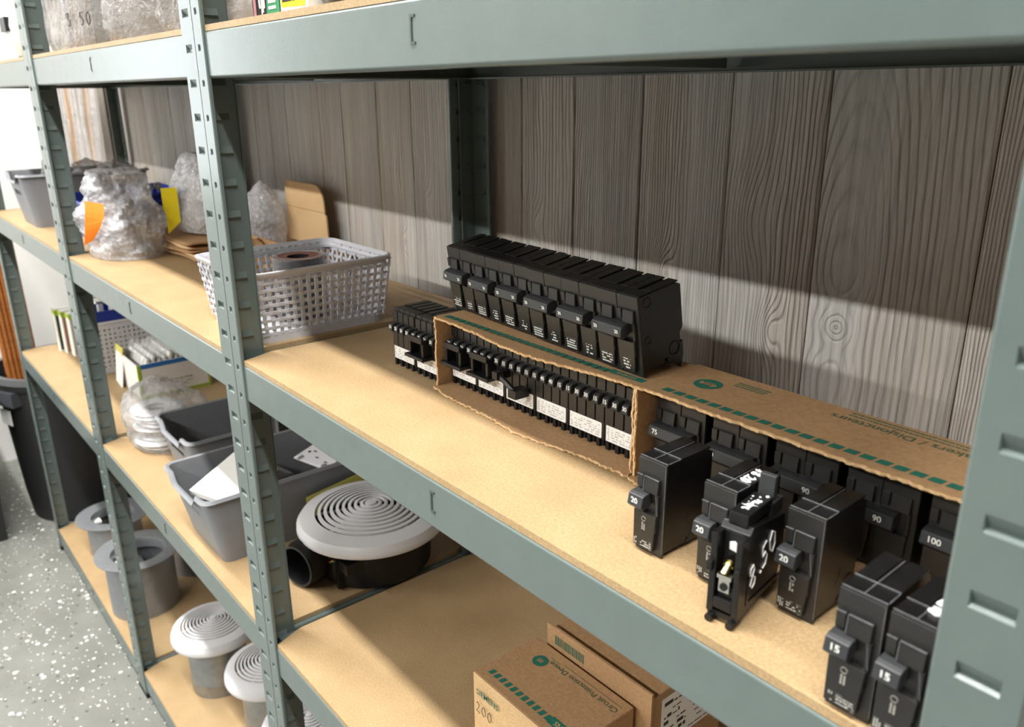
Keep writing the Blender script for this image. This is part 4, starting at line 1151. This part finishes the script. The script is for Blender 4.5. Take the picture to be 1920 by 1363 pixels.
# ------------------------------------------------------------------ top shelf
t = blob('poly_bag', 'big milky bag with a handwritten price on the top shelf', 'bag', (-.715, .100, ZT), [(.93,0),(1.0,.02),(1.03,.06),(1,.18),(.9,.26)], .165, .097, m_clear2, 61, .008, 9)
ang = math.radians(-58)
scrawl('pen_note', '3 50', .020, m_pen, t, (.172*math.cos(ang), .103*math.sin(ang), .036), (.165*-math.sin(ang), .097*math.cos(ang), 0), (0,0,1), .0009, .9)
blob('poly_bag', 'slim clear bag between the priced bag and the shiny bag', 'bag', (-.425, .11, ZT), [(.9,0),(1,.03),(.95,.12),(.8,.22)], .105, .085, m_clear2, 71, .014, 12)
blob('poly_bag', 'shiny clear bag next to the double posts on the top shelf', 'bag', (-.205, .12, ZT), [(.85,0),(1,.03),(1,.12),(.8,.22)], .098, .090, m_clear2, 83, .018, 12)
blob('poly_bag', 'clear bag right of the double posts on the top shelf', 'bag', (.030, .14, ZT), [(.9,0),(1,.03),(1,.15),(.8,.22)], .028, .08, m_clear2, 95, .008, 14)
pk = thing('printed_pack', 'black and green printed pack with white hand symbol on the top shelf', 'package', (.098, .045, ZT))
MB().box(-.034,.034,0,.05,0,.14).build('carton', m_blackcard, pk)
MB().prism_y([(.002,.004),(.034,.004),(.034,.14),(.014,.14)], -.0006, 0).build('green_band', m_packgreen, pk)
mm = MB()
for z in (.012,.018,.024): mm.box(.008,.026,-.001,-.0006,z,z+.003)
mm.tube([(-.006+.008*math.cos(a), -.0008, .022+.016*math.sin(a)) for a in [PI*.6+i*.25 for i in range(8)]], .0010, 5)
for q in range(3): mm.box(-.010+.0035*q,-.0078+.0035*q,-.001,-.0006,.006+.004*q,.026+.003*q)
mm.build('symbols', m_white, pk)
MB().box(-.030,-.024,-.001,-.0004,.008,.030).build('red_mark', m_pink, pk)
pk = thing('printed_pack', 'white pack with a yellow printed panel on the top shelf', 'package', (.165, .045, ZT))
MB().box(-.031,.031,0,.05,0,.14).build('carton', m_paper, pk)
MB().hexa([(-.028,-.0008,.012),(.026,-.0008,.010),(.026,0,.010),(-.028,0,.012),(-.030,-.0008,.08),(.026,-.0008,.08),(.026,0,.08),(-.030,0,.08)]).build('yellow_panel', m_yellow, pk)
microprint(-.024,.022,.015,.032,-.0010,3,123,False,.85).build('print', m_pen, pk)
MB().box(.006,.030,-.0006,0,.001,.008).build('dark_corner', m_blackcard, pk)
blob('dark_pouch', 'dark grey foil pouch at the end of the packs on the top shelf', 'pouch', (.258, .085, ZT), [(.9,0),(1,.02),(1,.08),(.8,.14)], .058, .05, plain('dark_foil', (52, 52, 54), .25, .6), 44, .006, 22, part='foil')
dv = thing('white_device', 'white oval device with a dark window on a thin black stand', 'device', (-1.262, .075, ZT))
MB().lathe([(.0001,0),(.050,.004),(.088,.03),(.10,.065),(.088,.10),(.050,.126),(.0001,.130)], (0,0,.008), 40, Matrix(((1.0,0,0),(0,.45,0),(0,0,1)))).build('shell', m_whitep, dv, True)
MB().box(-.030,.032,-.050,-.036,.062,.092).build('dark_window', m_rub, dv)
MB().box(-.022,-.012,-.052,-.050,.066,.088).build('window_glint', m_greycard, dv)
MB().tube([(-.075,-.02,.004),(.075,-.02,.004)], .004, 8).tube([(-.03,-.02,.004),(-.03,-.02,.012)], .003, 8).tube([(.05,-.03,.004),(.05,.03,.004)], .004, 8).build('stand', m_rub, dv)
MB().tube([(-.02,0,.135),(-.02,0,.146)], .008, 12).build('knob', m_greycard, dv)
bx = MB().box(-.10,.10,-.06,.06,0,.12).build('white_carton', m_paper, None, loc=(-1.50,.13,ZT)); tag(bx, 'plain white carton at the far end of the top shelf', 'box')

# ------------------------------------------------------------------ corner left of the shelving
tc = thing('trash_can', 'tall round black trash can holding wooden dowels', 'trash can', (-2.14, .165, 0))
MB().lathe([(.0001,.004),(.170,0),(.180,.010),(.190,.10),(.212,.50),(.222,.505),(.228,.52),(.228,.545),(.218,.548),(.206,.50),(.175,.02),(.0001,.015)], seg=56).build('barrel', m_can, tc, True)
MB().lathe([(.214,.552),(.231,.552),(.233,.530),(.229,.530),(.228,.546),(.214,.546)], seg=56).build('rim', plain('dark_grey_rim', (84, 84, 86), .5), tc, True)
a = -.55
for s in (-1,):
    MB().box(.195,.235,-.05,.05,.455,.505).build('handle', m_darkbin, tc, rot=(0,0,-1.15))
    MB().box(.2205,.2215,-.035,.03,.38,.435).build('sticker', m_sticker, tc, rot=(0,0,-1.25))
rnd = random.Random(2)
for i in range(14):
    bx_, by_ = -.060+.030*(i//7)+rnd.uniform(-.003,.003), -.160+.0150*(i % 7)+rnd.uniform(-.0015,.0015)
    t = thing('wooden_dowel', 'long orange-brown wooden dowel standing in the black trash can', 'dowel', (-2.14+bx_, .165+by_, .018), 0, 'dowels in the trash can')
    tx, ty = -.02, -.012
    MB().tube([(0,0,0),(tx*.5,ty*.5,.6),(tx,ty,1.12)], .0072, 10).build('shaft', m_stick, t, True)
    MB().tube([(tx,ty,1.12),(tx*1.01,ty*1.01,1.135)], .006, 8).build('tip', m_stick, t)
rbn = thing('rectangular_bin', 'black flat-sided bin with a white notice beside the trash can', 'bin', (-2.30, -.235, 0))
MB().hexa([(-.27,-.11,.0),(.30,-.11,.0),(.30,.11,.0),(-.27,.11,0),(-.29,-.125,.50),(.325,-.125,.50),(.325,.125,.50),(-.29,.125,.50)]).build('body', m_can, rbn)
MB().box(-.295,.330,-.13,.13,.50,.515).build('lid', m_darkbin, rbn)
MB().hexa([(.3155,-.06,.30),(.3165,-.06,.30),(.3165,.06,.30),(.3155,.06,.30),(.3235,-.06,.44),(.3245,-.06,.44),(.3245,.06,.44),(.3235,.06,.44)]).build('notice', m_sticker, rbn)
# plastic-wrapped boards leaning in the corner
for i, (x, y, wd, mt) in enumerate(((-2.42,.340,.10,m_trim), (-2.30,.335,.06,m_kraft), (-2.20,.345,.09,m_trim), (-2.08,.345,.05,m_kraft), (-1.99,.350,.08,m_trim))):
    t = thing('trim_board', ['wide white trim board in clear film nearest the end wall', 'narrow tan trim board in clear film', 'white trim board in clear film between two tan ones', 'thin brown trim board in clear film', 'white trim board in clear film nearest the shelving'][i], 'board', (x, y, 0), 0, 'wrapped trim boards in the corner', (math.radians(-1.2), 0, 0))
    MB().box(-wd/2,wd/2,-.009,.009,.0,2.1).build('board', mt, t)
    rows = []
    for a in range(7):
        rows.append([(-wd/2-.006+(wd+.012)*a/6, -.016-.012*math.sin(a*2.1+b*.9+i)**2, .01+b*.15) for b in range(15)])
    MB().grid(rows).build('clear_film', m_clear, t, True)
